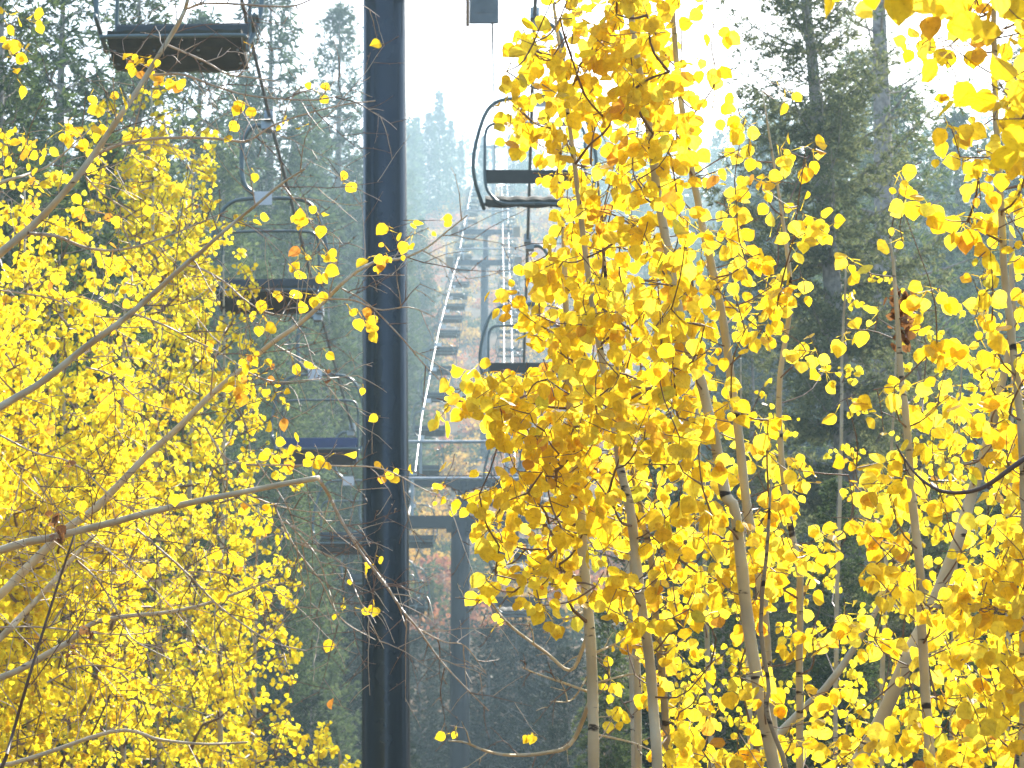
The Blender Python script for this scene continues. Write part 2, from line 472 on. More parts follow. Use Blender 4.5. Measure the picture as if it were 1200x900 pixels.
# ------------------------------------------------------------------ chairs
def make_chair():
    root = empty('lift_chair', (0, 0, 0))
    b = MB()
    b.box((-.05, -.16, -.05), (.05, .16, .07)); b.box((-.03, -.09, -.14), (.09, .09, -.052))
    b.build('grip', M_STEEL, root)
    b = MB()
    hp = smooth_path([(.05, 0, -.09), (.16, 0, -.08), (.26, 0, -.16), (.31, 0, -.32), (.31, 0, -.62), (.27, 0, -.78), (.16, 0, -.88), (0, 0, -.915)], 28)
    b.tube(hp, .028, 10)
    b.build('hanger', M_TUBE, root, smooth=True)
    for s in (-1, 1):
        b = MB()
        bp = smooth_path([(0, 0, -.93), (.30 * s, 0, -.94), (.46 * s, 0, -1.0), (.56 * s, .0, -1.14), (.645 * s, 0, -1.42), (.68 * s, .0, -1.66), (.66 * s, .03, -1.86), (.60 * s, .10, -2.05), (.56 * s, .16, -2.15)], 36)
        b.tube(bp, .022, 10)
        o = b.build('bail', M_TUBE, root, smooth=True)
        b = MB()
        ap = smooth_path([(.655 * s, .03, -1.88), (.655 * s, .18, -1.86), (.64 * s, .24, -1.9), (.62 * s, .05, -1.99)], 14)
        b.tube(ap, .018, 8)
        b.build('armrest', M_TUBE, root, smooth=True)
    b = MB()
    q = []
    bf = smooth_path([(0, -.30, -2.19), (-.34, -.30, -2.19), (-.48, -.29, -2.10), (-.545, -.28, -1.95), (-.55, -.27, -1.6), (-.545, -.24, -1.40), (-.50, -.22, -1.30), (-.38, -.21, -1.27), (0, -.20, -1.265),
                      (.38, -.21, -1.27), (.50, -.22, -1.30), (.545, -.24, -1.40), (.55, -.27, -1.6), (.545, -.28, -1.95), (.48, -.29, -2.10), (.34, -.30, -2.19), (0, -.30, -2.19)], 90)
    b.tube(bf, .017, 8)
    b.build('back_frame', M_TUBE, root, smooth=True)
    # seat: padded slab, front edge higher, scalloped underside
    b = MB()
    nx_, ny_ = 41, 7
    xs = np.linspace(-.545, .545, nx_)
    ys = np.linspace(-.27, .27, ny_)
    tx, ty = np.meshgrid(xs, ys)
    base = -2.17 + (ty + .27) * .24
    edge = 1 - .55 * (np.abs(ty) / .27) ** 6
    topz = base + .055 * edge + .012 * np.cos(tx * 2 * math.pi / .3633) ** 2
    botz = base - .050 * edge - .020 * np.abs(np.cos(tx * math.pi / .3633))
    v = np.concatenate([np.stack([tx, ty, topz], -1).reshape(-1, 3), np.stack([tx, ty, botz], -1).reshape(-1, 3)])
    ii = (np.arange(ny_ - 1)[:, None] * nx_ + np.arange(nx_ - 1)[None]).ravel()
    n0 = nx_ * ny_
    f = [np.stack([ii, ii + 1, ii + nx_ + 1, ii + nx_], -1), np.stack([ii + n0, ii + nx_ + n0, ii + nx_ + 1 + n0, ii + 1 + n0], -1)]
    per = list(range(nx_)) + [r * nx_ + nx_ - 1 for r in range(1, ny_)] + [(ny_ - 1) * nx_ + c for c in range(nx_ - 2, -1, -1)] + [r * nx_ for r in range(ny_ - 2, 0, -1)]
    per = np.array(per); pn = np.roll(per, -1)
    f.append(np.stack([per, per + n0, pn + n0, pn], -1))
    b.add(v, np.concatenate(f))
    seat = b.build('seat', M_VINYL, root)
    b = MB()
    for x in (-.5, -.18, .18, .5):
        for yy in (-.1, .12):
            c = np.array([x, yy, -2.17 + (yy + .27) * .24 - .066])
            b.tube([c, c + [0, 0, .012]], .012, 8)
    b.build('bolt_row', M_STEEL, seat)
    b = MB()
    rail = smooth_path([(-.56, .16, -2.15), (-.57, .27, -2.09), (-.54, .295, -2.065), (0, .295, -2.065), (.54, .295, -2.065), (.57, .27, -2.09), (.56, .16, -2.15)], 40)
    b.tube(rail, .018, 8)
    b.build('seat_rail', M_TUBE, root, smooth=True)
    b = MB()
    nb = 12
    for k in range(1):
        prof = np.array([(-.03, -.07), (.02, -.07), (.035, -.05), (.035, .05), (.02, .07), (-.03, .07)])
        vv = []
        for x in (-.545, .545):
            for (yy, zz) in prof:
                vv.append((x, -.25 + yy * .8 - zz * .15, -1.88 + zz))
        m = len(prof)
        fq = [[i, (i + 1) % m, m + (i + 1) % m, m + i] for i in range(m)]
        b.add(vv, fq)
        s0 = b.n - 2 * m
        for ring in (list(range(m))[::-1], list(range(m, 2 * m))):
            b.l.append(np.array(ring, np.int32) + s0); b.t.append(np.array([m], np.int32)); b.m.append(np.array([0], np.int32))
    b.build('backrest', M_BACKPAD, root)
    b = MB()
    b.box((-.04, .034, -1.02), (.16, .042, -.86))
    b.build('number_plate', M_PLATE, root)
    return root

proto = make_chair()
ORD = ['', 'first', 'second', 'third', 'fourth', 'fifth', 'sixth', 'seventh', 'eighth', 'ninth', 'tenth', 'eleventh', 'twelfth', 'thirteenth', 'fourteenth', 'fifteenth', 'sixteenth', 'seventeenth', 'eighteenth', 'nineteenth', 'twentieth',
       'twenty-first', 'twenty-second', 'twenty-third', 'twenty-fourth', 'twenty-fifth', 'twenty-sixth', 'twenty-seventh', 'twenty-eighth', 'twenty-ninth', 'thirtieth']
LAB_L = {0: 'nearest descending chair, wide olive seat underside at upper left', 1: 'olive seat chair with white plate hanging halfway up, left of the pole',
         2: 'navy seat chair beside the left edge of the tall near pole', 3: 'chair mostly hidden behind the tall near pole, seat end showing at its left'}
LAB_R = {0: 'nearest ascending chair, its rounded frame clear against the bright sky', 1: 'ascending chair directly below the nearest ascending chair, backrest half behind leaves',
         2: 'ascending chair beside the slim dark tower, partly behind yellow leaves', 3: 'ascending chair seen below the lowest aspen leaves right of the dark tower'}
first = True
for side in (-1, 1):
    nodes, pts = (ROPE_L, RL) if side < 0 else (ROPE_R, RR)
    d = 28.2 if side < 0 else 38.0
    k = 0
    while d < 330:
        if d < 205 or k % 2 == 0 or True:
            o = proto if first else copy_tree(proto)
            first = False
            p = rope_at(pts, nodes, d)
            o.location = p
            o.rotation_euler = (R(random.uniform(-2, 2)), 0, (math.pi if side < 0 else 0) + R(random.uniform(-3, 3)))
            lab = (LAB_L if side < 0 else LAB_R).get(k)
            if lab is None:
                way = 'descending' if side < 0 else 'ascending'
                far = 'dark' if d < 110 else ('greyish' if d < 205 else 'tiny hazy')
                lab = '%s chair, %s from the nearest end of the %s cable' % (far, ORD[k + 1], way)
            tag(o, lab, 'chairlift chair', 'empty chairs hanging on the lift cables')
            if side < 0 and k == 2:
                for ch in o.children:
                    if ch.name.startswith(('seat', 'backrest')) and not ch.name.startswith('seat_rail'):
                        ch.data = ch.data.copy(); ch.data.materials[0] = M_VINYL_NAVY
        d += 10.6 if d < 205 else 10.6
        k += 1

# ------------------------------------------------------------------ leaves and aspens
HALF = np.array([(.0, .0), (.26, .02), (.47, .25), (.50, .48), (.36, .74), (.14, .93), (.0, 1.06)])
def add_leaves(b, base, dirv, nrm, size, matid=0, petiole=None, lod=0):
    """rounded pointed leaves, folded along the midrib; base = where blade meets petiole"""
    n = len(base)
    if n == 0: return
    dirv = unit(dirv)
    nrm = unit(nrm - dirv * np.sum(nrm * dirv, -1, keepdims=True))
    side = np.cross(dirv, nrm)
    h = HALF if lod == 0 else HALF[[0, 2, 4, 6]]
    k = len(h)
    uv = np.concatenate([h, h[1:-1] * [-1, 1]])
    fold = rng.uniform(-.05, .30, n)[:, None]
    curl = rng.uniform(-.28, .12, n)[:, None]
    x = uv[:, 0][None] * rng.uniform(.86, 1.08, n)[:, None]
    y = uv[:, 1][None]
    z = fold * np.abs(x) + curl * (y - .3) ** 2 + (0 if lod else rng.normal(0, .025, (n, len(uv))))
    s = size[:, None, None]
    v = base[:, None] + s * (side[:, None] * x[..., None] + dirv[:, None] * y[..., None] + nrm[:, None] * z[..., None])
    m = len(uv)
    if petiole is not None:
        w = unit(np.cross(petiole - base, FW))* .0010
        v = np.concatenate([v, (petiole + w)[:, None], (petiole - w)[:, None]], 1)
    mt = v.shape[1]
    r = [0] + list(range(1, k - 1)) + [k - 1]
    l = [k - 1] + list(range(m - 1, k - 1, -1)) + [0]
    off = (np.arange(n) * mt)[:, None]
    s0 = b.n
    b.add(v.reshape(-1, 3), (np.array(r)[None] + off), matid)
    b.l.append((np.array(l)[None] + off + s0).ravel().astype(np.int32)); b.t.append(np.full(n, len(l), np.int32)); b.m.append(np.full(n, matid, np.int32))
    if petiole is not None:
        q = np.array([m, m + 1, 0])
        b.l.append((q[None] + off + s0).ravel().astype(np.int32)); b.t.append(np.full(n, 3, np.int32)); b.m.append(np.full(n, matid, np.int32))

def leaf_cluster(b, tip, axis, nleaf, size, matid, near, twig_mat, face=.75):
    """a short leafy twig ending near tip; leaves hang on petioles"""
    L = size * rng.uniform(1.6, 3.6)
    axis = unit(axis + rng.normal(0, .35, 3))
    a = tip - axis * L * .5
    t = np.sort(rng.uniform(0, 1, nleaf))
    at = a + axis * (L * t)[:, None]
    if near:
        b.tube(np.array([a, (a + tip) / 2 + rng.normal(0, .004, 3), a + axis * L]), [.0016, .0012, .0008], 4, twig_mat, cap=False)
    out = unit(np.stack([rng.normal(0, 1, nleaf), rng.normal(0, .8, nleaf), rng.normal(-.35, .7, nleaf)], -1))
    pl = size * rng.uniform(.45, 1.1, nleaf)
    base = at + out * pl[:, None]
    d = unit(out * .55 + np.stack([rng.normal(0, .45, nleaf), rng.normal(0, .45, nleaf), rng.normal(-.55, .45, nleaf)], -1))
    nr = unit(np.array([0.25, 1.0, .25]) * face * rng.choice([-1, 1], nleaf)[:, None] + rng.normal(0, .40, (nleaf, 3)))
    sz = size * np.where(rng.random(nleaf) < .25, rng.uniform(.45, .75, nleaf), rng.uniform(.75, 1.2, nleaf))
    add_leaves(b, base, d, nr, sz, matid, petiole=at if near else None, lod=0 if near else 1)

def grid_points(grid, x0, y0, cell, leaf_px, per, gain=1.0, jitter=True):
    """cluster centres (photo pixels) whose leaves give each cell about the coverage written in the grid (0..9)"""
    area = .68 * leaf_px ** 2 * .62
    out = []
    for r, row in enumerate(grid):
        for c, val in enumerate(row):
            if val <= 0: continue
            n = -math.log(1 - min(val, 9) / 9.8) * cell * cell / area * gain / per
            n = int(n) + (random.random() < n - int(n))
            for _ in range(n):
                out.append((x0 + (c + random.random()) * cell, y0 + (r + random.random()) * cell))
    return out

def stem_x(st, y):
    ys = [p[1] for p in st]; xs = [p[0] for p in st]
    return np.interp(y, ys, xs)

def aspen(label, group, stem, D, clusters, size, nleaf, leafm, bark, near=True, twigm=None, cat='aspen tree', bare=0, dspread=.28):
    """stem: [(px, py, width_px)] from top to bottom. clusters: [(px,py)] """
    stem = sorted(stem, key=lambda s: s[1])
    xb, yb, wb = stem[-1]
    pb = P(xb, yb, D)
    ground = float(zg(pb[0], pb[1]))
    k = max(14, int((stem[-1][1] - stem[0][1]) / 25))
    pp = smooth_path([(s[0], s[1], s[2]) for s in stem], k)
    pts = Pv(pp[:, 0], pp[:, 1], np.full(k, D))
    # depth wander
    pts[:, 1] += np.cumsum(rng.normal(0, .012, k)) * (D / 9)
    rad = pp[:, 2] / 2 / FPX * D
    below = []
    lowdir = pts[-1] - pts[-4]
    slope = lowdir[:2] / min(lowdir[2], -1e-3) * .5
    zz = np.linspace(pts[-1][2], ground - .05, 7)[1:]
    for z in zz:
        below.append([pts[-1][0] + slope[0] * (z - pts[-1][2]), pts[-1][1] + slope[1] * (z - pts[-1][2]), z])
    path = np.vstack([pts, below]) if pts[-1][2] > ground else pts
    rads = np.concatenate([rad, np.linspace(rad[-1], rad[-1] * 1.5, len(path) - len(pts))])
    basept = path[-1]
    root = empty('aspen_tree', basept)
    tag(root, label, cat, group)
    b = MB()
    b.tube(path[::-1], rads[::-1] * (1 + rng.normal(0, .035, len(rads))), 14 if near else 7)
    b.build('trunk', bark, root, smooth=True, offset=basept)
    # crown: twigs grow from the stem to every leaf cluster, each from the nearest node
    cr = MB()
    nodes = [p for p in path[: len(pts)]]
    par = [-1] * len(nodes)
    ns = len(nodes)
    C = []
    for (px, py) in clusters:
        dd = D + rng.normal(0, dspread)
        C.append(P(px, py, dd))
    if C:
        C = np.array(C)
        sd = np.array([np.min(np.linalg.norm(pts - c, axis=1)) for c in C])
        order = np.argsort(sd)
        arr = np.zeros((ns + len(C) * 2, 3)); arr[:ns] = nodes
        n = ns
        par = np.full(len(arr), -1); wt = np.zeros(len(arr)); mids = {}
        for i in order:
            c = C[i]
            a = arr[:n]
            dv = c - a
            dist = np.linalg.norm(dv, axis=1)
            cost = dist + 1.1 * np.maximum(0, .30 * dist - dv[:, 2])
            cost[:ns] *= .9
            j = int(np.argmin(cost))
            mid = (a[j] * .5 + c * .5) + rng.normal(0, .06, 3) * dist[j] + np.array([0, 0, -.05 * dist[j]])
            arr[n] = mid; par[n] = j
            arr[n + 1] = c; par[n + 1] = n
            n += 2
        for i in range(n - 1, ns - 1, -1):
            wt[i] += 1
            if par[i] >= 0: wt[par[i]] += wt[i]
        thick = .0011 * (D / 9) ** .8
        for i in range(ns + 1, n, 2):
            m_, j = par[i], par[par[i]]
            r0, r1 = thick * (1 + .55 * wt[m_] ** .55), thick * (1 + .25 * max(wt[i] - 1, 0) ** .55)
            if near or wt[m_] > 2:
                pth = smooth_path([arr[j], arr[m_], arr[i]], 6 if near else 3)
                cr.tube(pth, np.linspace(r0, r1, len(pth)), 5 if near else 3, 1, cap=False)
            ax = arr[i] - arr[m_]
            if random.random() >= bare:
                leaf_cluster(cr, arr[i], ax, max(1, int(rng.poisson(nleaf))), size, 0, near, 1)
    cr.build('crown', [leafm, twigm or M_TWIG], root, offset=basept)
    return root

# ---- right-hand aspens
RGRID = [
 #500,550,600,650,700,750,800,850,900,950,1000,1050,1100,1150,1200
 [0,0,0,5,6,6,4,0,0,1,1,2,3,4,5,5],   # y -150
 [0,0,1,6,7,7,3,0,0,1,1,2,3,4,5,5],   # y -100
 [0,0,2,7,8,7,2,0,0,1,1,2,3,5,5,5],   # y -50
 [0,0,2,7,8,7,1,0,0,0,0,1,3,4,4,4],   # y 0
 [0,5,8,8,8,8,2,0,0,0,0,2,3,4,4,4],
 [0,6,8,8,8,8,2,2,2,0,0,1,2,3,4,4],
 [0,0,8,8,8,8,2,4,4,0,0,1,4,4,4,4],
 [0,0,6,8,7,7,3,5,4,0,0,1,3,4,4,4],
 [0,0,4,8,8,8,3,4,5,1,1,2,2,3,4,4],
 [0,6,8,8,8,8,6,5,5,2,1,2,3,3,4,4],
 [0,3,8,9,9,9,6,5,5,3,2,3,3,4,5,5],
 [7,6,8,9,9,9,6,4,4,4,3,4,5,5,5,5],
 [9,9,8,9,9,9,5,3,4,3,3,4,5,6,6,6],
 [5,6,8,9,8,8,5,3,4,3,3,4,4,6,6,6],
 [5,7,8,8,8,8,6,6,5,4,4,5,5,6,6,6],
 [6,8,8,8,8,7,7,7,6,5,4,5,5,6,6,6],
 [0,8,7,6,6,7,7,7,6,5,5,5,5,6,6,6],
 [0,1,2,2,4,6,5,4,4,5,4,5,5,6,6,6],
 [0,0,0,1,3,6,5,3,4,5,4,5,6,6,6,6],
 [0,0,0,0,2,5,5,4,4,5,4,4,6,6,6,6],
 [0,0,0,0,1,4,6,5,5,5,5,4,6,6,6,6],
 [0,0,0,0,0,3,5,4,4,5,5,4,5,5,5,5],
 [0,0,0,0,0,2,3,3,3,3,3,3,4,4,4,4],
]
LEAF = .039
G_R = 'young aspens in front on the right'
STEMS = [
 ('slim pale aspen with clean stem, nearest the dark tower', 9.2, [(655,120,2),(662,330,6),(668,480,9),(680,600,11),(683,650,12),(688,717,12),(693,800,12.5),(694,900,13),(694,960,13)], M_BARK),
 ('pale aspen whose knotty stem rises through the densest leaf mass', 8.6, [(640,-60,3),(668,150,5),(690,330,7),(715,477,9),(722,517,9.5),(728,560,10),(737,600,11),(743,650,11.5),(750,717,12),(760,783,12),(765,850,12.5),(768,900,13),(770,960,13)], M_BARK),
 ('scarred dark patched aspen stem beside the knotty pale one', 9.6, [(700,200,3),(716,380,5),(743,553,7),(753,600,7.5),(758,617,8),(767,667,8),(770,717,8.5),(778,783,9),(783,850,9),(787,900,9.5),(790,960,10)], M_BARK_DARK),
 ('short thin aspen stem standing between the pale stem and scarred stem', 10.4, [(735,560,4),(742,680,7),(747,787,8.5),(748,900,9),(748,960,9)], M_BARK),
 ('tall aspen leaning left, its stem running from bottom centre to the top', 8.4, [(722,-200,5),(730,-90,6),(740,20,7),(750,83,8),(762,150,9),(770,217,10),(783,293,10.5),(803,397,11),(817,433,11.5),(827,473,12),(837,517,12.5),(850,583,13),(860,600,13),(870,683,14),(878,750,14),(888,807,15),(907,900,15),(915,960,15)], M_BARK),
 ('slender tall aspen, second stem right of the one leaning left', 8.9, [(780,-120,4),(790,30,6),(803,143,7),(813,200,8),(827,277,8.5),(833,300,9),(850,377,10),(860,443,10),(870,507,10.5),(880,593,11),(893,650,11.5),(900,717,12),(907,800,12),(915,890,12.5),(920,960,12.5)], M_BARK),
 ('thin straight aspen in front of the big dark fir', 9.5, [(893,105,1.5),(908,200,3),(923,300,5),(925,367,6),(913,450,6.5),(917,550,7),(930,633,7.5),(937,683,8),(938,767,8.5),(940,900,9),(940,960,9)], M_BARK),
 ('bright aspen stem carrying a clump of withered brown leaves', 8.2, [(1043,280,2),(1047,317,4),(1050,383,6),(1053,450,7.5),(1060,517,8.5),(1065,583,9.5),(1073,667,10.5),(1077,733,11),(1083,817,11.5),(1088,900,12),(1090,960,12)], M_BARK),
 ('thickest aspen stem, slanting up to the right across the others', 10.0, [(1185,250,5),(1184,330,6),(1187,383,8),(1173,460,10),(1160,517,12),(1147,560,13),(1137,590,13.5),(1120,643,14),(1100,693,15),(1087,723,15),(1067,760,16),(1047,807,17),(1027,853,17),(1000,900,18),(970,955,19)], M_BARK),
 ('aspen whose upper stem stands along the right edge against the sky', 7.6, [(1158,-150,4),(1161,-60,5),(1163,0,6),(1167,83,7),(1170,167,7.5),(1178,293,8.5),(1184,350,9),(1195,440,9.5),(1203,560,10),(1210,700,11),(1214,960,12)], M_BARK),
 ('pale leaning aspen sapling low among the stems, tilted to the right', 11.0, [(1075,600,3),(1040,690,5),(1010,745,7),(973,800,9),(940,833,10),(897,877,11),(880,905,11.5),(862,960,12)], M_BARK),
 ('white stemmed aspen cut by the lower right edge of the picture', 7.8, [(1199,480,4),(1197,560,7),(1198,620,8),(1197,760,9),(1196,900,9.5),(1196,960,9.5)], M_BARK),
 ('dark spindly aspen sapling bending between the central right stems', 8.0, [(905,560,2),(900,633,4),(893,733,5),(903,800,5),(900,833,5.5),(923,897,6),(930,960,6)], M_BARK_DARK),
]
pts_r = grid_points(RGRID, 500, -150, 50, LEAF / 9 * FPX * .92, 6.0, gain=1.15)
EDGE_Y = [-150, 0, 50, 60, 90, 110, 140, 185, 212, 232, 262, 292, 302, 320, 370, 410, 428, 436, 470, 500, 540, 560, 600, 640, 690, 720, 760, 960]
EDGE_X = [640, 650, 600, 568, 562, 585, 605, 624, 648, 662, 655, 640, 600, 572, 600, 615, 560, 522, 525, 562, 606, 560, 535, 565, 565, 640, 705, 720]
pts_r = [(x, y) for (x, y) in pts_r if x > np.interp(y, EDGE_Y, EDGE_X) + 4]
GAPS = [(870, 690, 45, 30), (905, 745, 40, 45), (1000, 690, 35, 25), (985, 800, 45, 40), (830, 745, 25, 40), (900, 450, 40, 60), (1010, 430, 45, 40), (965, 520, 35, 60), (1090, 640, 25, 25), (640, 780, 40, 60), (860, 540, 30, 40)]
pts_r = [p for p in pts_r if not any(((p[0] - gx_) / ga) ** 2 + ((p[1] - gy_) / gb) ** 2 < 1 and random.random() < .75 for (gx_, gy_, ga, gb) in GAPS)]
assign = [[] for _ in STEMS]
for (x, y) in pts_r:
    best, bi = 1e9, 0
    for i, (lab, D, st, bk) in enumerate(STEMS):
        top, bot = st[0][1], st[-1][1]
        yy = min(max(y + 40, top), bot)
        dist = abs(stem_x(st, yy) - x) + max(0, top - y - 20) * 1.3 + random.uniform(0, 70)
        if i in (10, 12, 3): dist += 45
        if dist < best: best, bi = dist, i
    assign[bi].append((x, y))
for i, (lab, D, st, bk) in enumerate(STEMS):
    o = aspen(lab, G_R, st, D, assign[i], LEAF, 6.0, M_LEAF, bk)
    if i == 7:   # hanging clump of withered leaves
        b = MB()
        nleaf = 90
        cc = P(1056, 372, 8.2)
        q = cc + np.stack([rng.normal(0, .013, nleaf), rng.normal(0, .013, nleaf), rng.uniform(-.075, .07, nleaf)], -1)
        add_leaves(b, q, rng.normal(0, 1, (nleaf, 3)) + [0, 0, -.8], rng.normal(0, 1, (nleaf, 3)), rng.uniform(.010, .028, nleaf))
        b.build('withered_clump', M_LEAF_BROWN, o, offset=np.array(o.location))

# close aspen at the right edge with big soft leaves at the top
cl = [(random.uniform(1085, 1260), random.gauss(-40, 32)) for _ in range(20)] + [(random.uniform(1190, 1260), random.uniform(40, 150)) for _ in range(5)] + [(990, -28), (1025, -30), (1180, 110), (1195, 100)]
aspen('closest aspen, large soft leaves drooping in at the top right corner', 'young aspens in front on the right', [(1250, -400, 16), (1262, 0, 20), (1275, 500, 26), (1280, 960, 30)], 5.0, cl, .044, 4.5, M_LEAF, M_BARK, dspread=.18)

# dark bare branch curving at the right edge
rt = empty('aspen_tree', (P(1290, 960, 6.5)[0], P(1290, 960, 6.5)[1], float(zg(.7, 6.5))))
tag(rt, 'dark branched aspen just off the right edge, one black limb curving in', 'aspen tree', G_R)
b = MB()
g0 = np.array(rt.location)
b.tube(np.array([g0, P(1288, 800, 6.5), P(1280, 560, 6.5), P(1276, 300, 6.5)]), [.03, .026, .022, .014], 12)
b.build('trunk', M_BARK_DARK, rt, smooth=True, offset=g0)
b = MB()
q = smooth_path([P(1280, 480, 6.5), P(1225, 520, 6.45), P(1190, 545, 6.4), P(1150, 572, 6.4), P(1110, 577, 6.4), P(1080, 562, 6.45), P(1058, 535, 6.5), P(1050, 520, 6.5)], 40)
b.tube(q, np.linspace(.0065, .0014, 40), 8)
for k in (9, 16, 22, 28, 33):
    e = q[k] + np.array([rng.uniform(-.05, .03), rng.uniform(-.05, .05), rng.uniform(-.08, .06)])
    b.tube(smooth_path([q[k], (q[k] + e) / 2 + rng.normal(0, .008, 3), e], 6), np.linspace(.002, .0008, 6), 5)
b.build('limb', M_TWIG_DARK, rt, smooth=True, offset=g0)

# ---- aspens farther back on the right
BGRID = [
 #650,700,750,800,850,900,950,1000,1050,1100,1150,1200
 [0,0,0,0,0,0,0,0,0,0,0,0],   #250
 [0,0,0,0,0,0,1,3,0,0,0,1],   #300
 [0,0,1,1,1,0,0,1,1,1,1,2],
 [1,2,2,1,1,0,1,1,2,2,2,3],
 [2,2,2,1,1,1,1,1,3,3,3,3],   #450
 [2,2,2,2,2,1,1,2,3,3,3,3],
 [2,2,2,2,2,2,1,3,4,3,3,4],   #550
 [2,2,2,2,3,2,2,3,4,4,4,4],
 [1,1,2,3,3,2,3,4,4,5,5,5],   #650
 [0,1,2,3,4,3,2,3,5,6,5,5],
 [0,1,2,4,4,3,3,4,5,6,6,6],   #750
 [0,1,3,5,4,2,3,4,4,6,6,6],
 [0,0,3,5,4,3,4,4,4,6,6,6],   #850
 [0,0,2,4,3,3,3,3,3,5,5,5],
 [0,0,2,3,3,3,3,3,3,3,3,3],
]
BST = [
 ('sunny back row aspen seen low between the slim pale stems', 15.5, [(726,420,2),(732,600,4),(738,750,6),(742,900,7),(743,960,7)]),
 ('sunny back row aspen filling the gap below the leaning tall aspen', 17.0, [(812,380,2),(820,560,4),(828,750,6),(832,900,7),(833,960,7)]),
 ('sunny back row aspen glowing behind the scarred central stems', 18.0, [(868,420,2),(872,600,4),(876,760,6),(880,900,7),(881,960,7)]),
 ('small back row aspen with patch of gold against the big fir', 20.0, [(992,300,2),(990,450,4),(985,700,5.5),(984,960,6)]),
 ('sunny back row aspen behind the withered clump stem', 17.5, [(1052,380,2),(1046,560,4),(1040,750,6),(1036,960,7)]),
 ('brightest back row aspen right of the thick slanting stem', 16.0, [(1128,420,2),(1126,600,4),(1122,750,6),(1120,960,7)]),
 ('back row aspen at the far right, behind the white stem', 15.0, [(1190,300,2),(1186,500,4),(1180,750,6),(1178,960,7)]),
]
pts_b = grid_points(BGRID, 650, 250, 50, LEAF / 17 * FPX * .92, 9.0, gain=.95)
as2 = [[] for _ in BST]
for (x, y) in pts_b:
    ds = [abs(stem_x(st, y) - x) + max(0, st[0][1] - y) + random.uniform(0, 40) for (_, D, st) in BST]
    as2[int(np.argmin(ds))].append((x, y))
for i, (lab, D, st) in enumerate(BST):
    aspen(lab, 'aspens standing farther back on the right', st, D, as2[i], LEAF, 9.0, M_LEAF_FAR, M_BARK, near=False, dspread=.7)

# ---- dense aspens on the left
LGRID = [
 #-100,-50,0,50,100,150,200,250,300,350
 [0,0,0,0,1,2,0,0,0,0],   #100
 [1,1,1,0,2,7,4,0,0,0],   #150
 [2,2,2,1,3,8,5,0,0,0],
 [3,3,2,3,3,8,7,2,0,0],   #250
 [4,4,4,4,3,7,8,2,0,0],
 [5,5,5,4,3,5,8,2,0,0],   #350
 [6,6,6,6,4,6,7,3,0,0],
 [7,7,7,7,6,7,7,5,1,0],   #450
 [8,8,8,8,8,7,7,3,1,0],
 [8,8,9,8,8,7,6,3,1,0],   #550
 [8,8,9,9,8,7,7,5,1,0],
 [8,8,9,9,8,7,7,7,3,0],   #650
 [8,8,8,8,7,6,7,7,3,0],
 [8,8,8,8,7,6,7,7,3,0],   #750
 [8,8,8,8,6,6,7,7,2,0],
 [8,8,8,7,5,6,7,7,3,2],   #850
 [6,6,6,6,5,5,6,6,4,3],
 [4,4,4,4,4,4,4,4,4,3],
]
LST = [
 ('yellow aspen at the far left edge behind the bare limbs', 20, [(-60,120,2),(-50,400,5),(-45,700,7),(-44,960,8)]),
 ('yellow aspen with crown behind the lower pale limb, second from left edge', 22, [(28,220,2),(32,500,5),(36,750,7),(37,960,7.5)]),
 ('yellow aspen in the left grove, its crown brightest low at left', 25, [(70,300,2),(74,560,5),(78,760,6),(80,960,6.5)]),
 ('left grove aspen with left one of the two bare pale stems', 21, [(146,330,2),(140,540,5),(134,700,7.5),(130,860,8),(129,960,8)]),
 ('left grove aspen with right one of the two bare pale stems', 21.6, [(158,440,2),(156,600,5),(150,720,6.5),(145,860,7),(144,960,7)]),
 ('tall lemon yellow aspen crown reaching highest in the left grove', 27, [(178,105,2),(182,300,4),(186,600,6),(188,960,7)]),
 ('yellow aspen beside the tall lemon one, just left of the chairs', 29, [(225,190,2),(224,420,4),(222,700,6),(221,960,7)]),
 ('yellow aspen on the right flank of the left grove, below the olive chair', 26, [(262,300,2),(262,560,4),(260,760,6),(259,960,7)]),
 ('low bushy yellow aspen at the right foot of the left grove', 24, [(302,590,2),(300,740,4),(298,960,6)]),
]
pts_l = grid_points(LGRID, -100, 100, 50, .038 / 24 * FPX * .92, 14.0, gain=2.5)
as3 = [[] for _ in LST]
for (x, y) in pts_l:
    ds = [abs(stem_x(st, y) - x) + max(0, st[0][1] - y) * 1.5 + random.uniform(0, 45) for (_, D, st) in LST]
    as3[int(np.argmin(ds))].append((x, y))
for i, (lab, D, st) in enumerate(LST):
    aspen(lab, 'dense yellow aspens on the left', st, D, as3[i], .038, 14.0, M_LEAF_FAR, M_BARK, near=False, dspread=1.0)
low = [(random.gauss(398, 22), random.uniform(872, 960)) for _ in range(16)]
aspen('low yellow bush at the foot of the tall near pole, left side', None, [(398, 880, 3), (398, 960, 5)], 27, low, .05, 10, M_LEAF_FAR, M_BARK, near=False, cat='bush', dspread=.3)

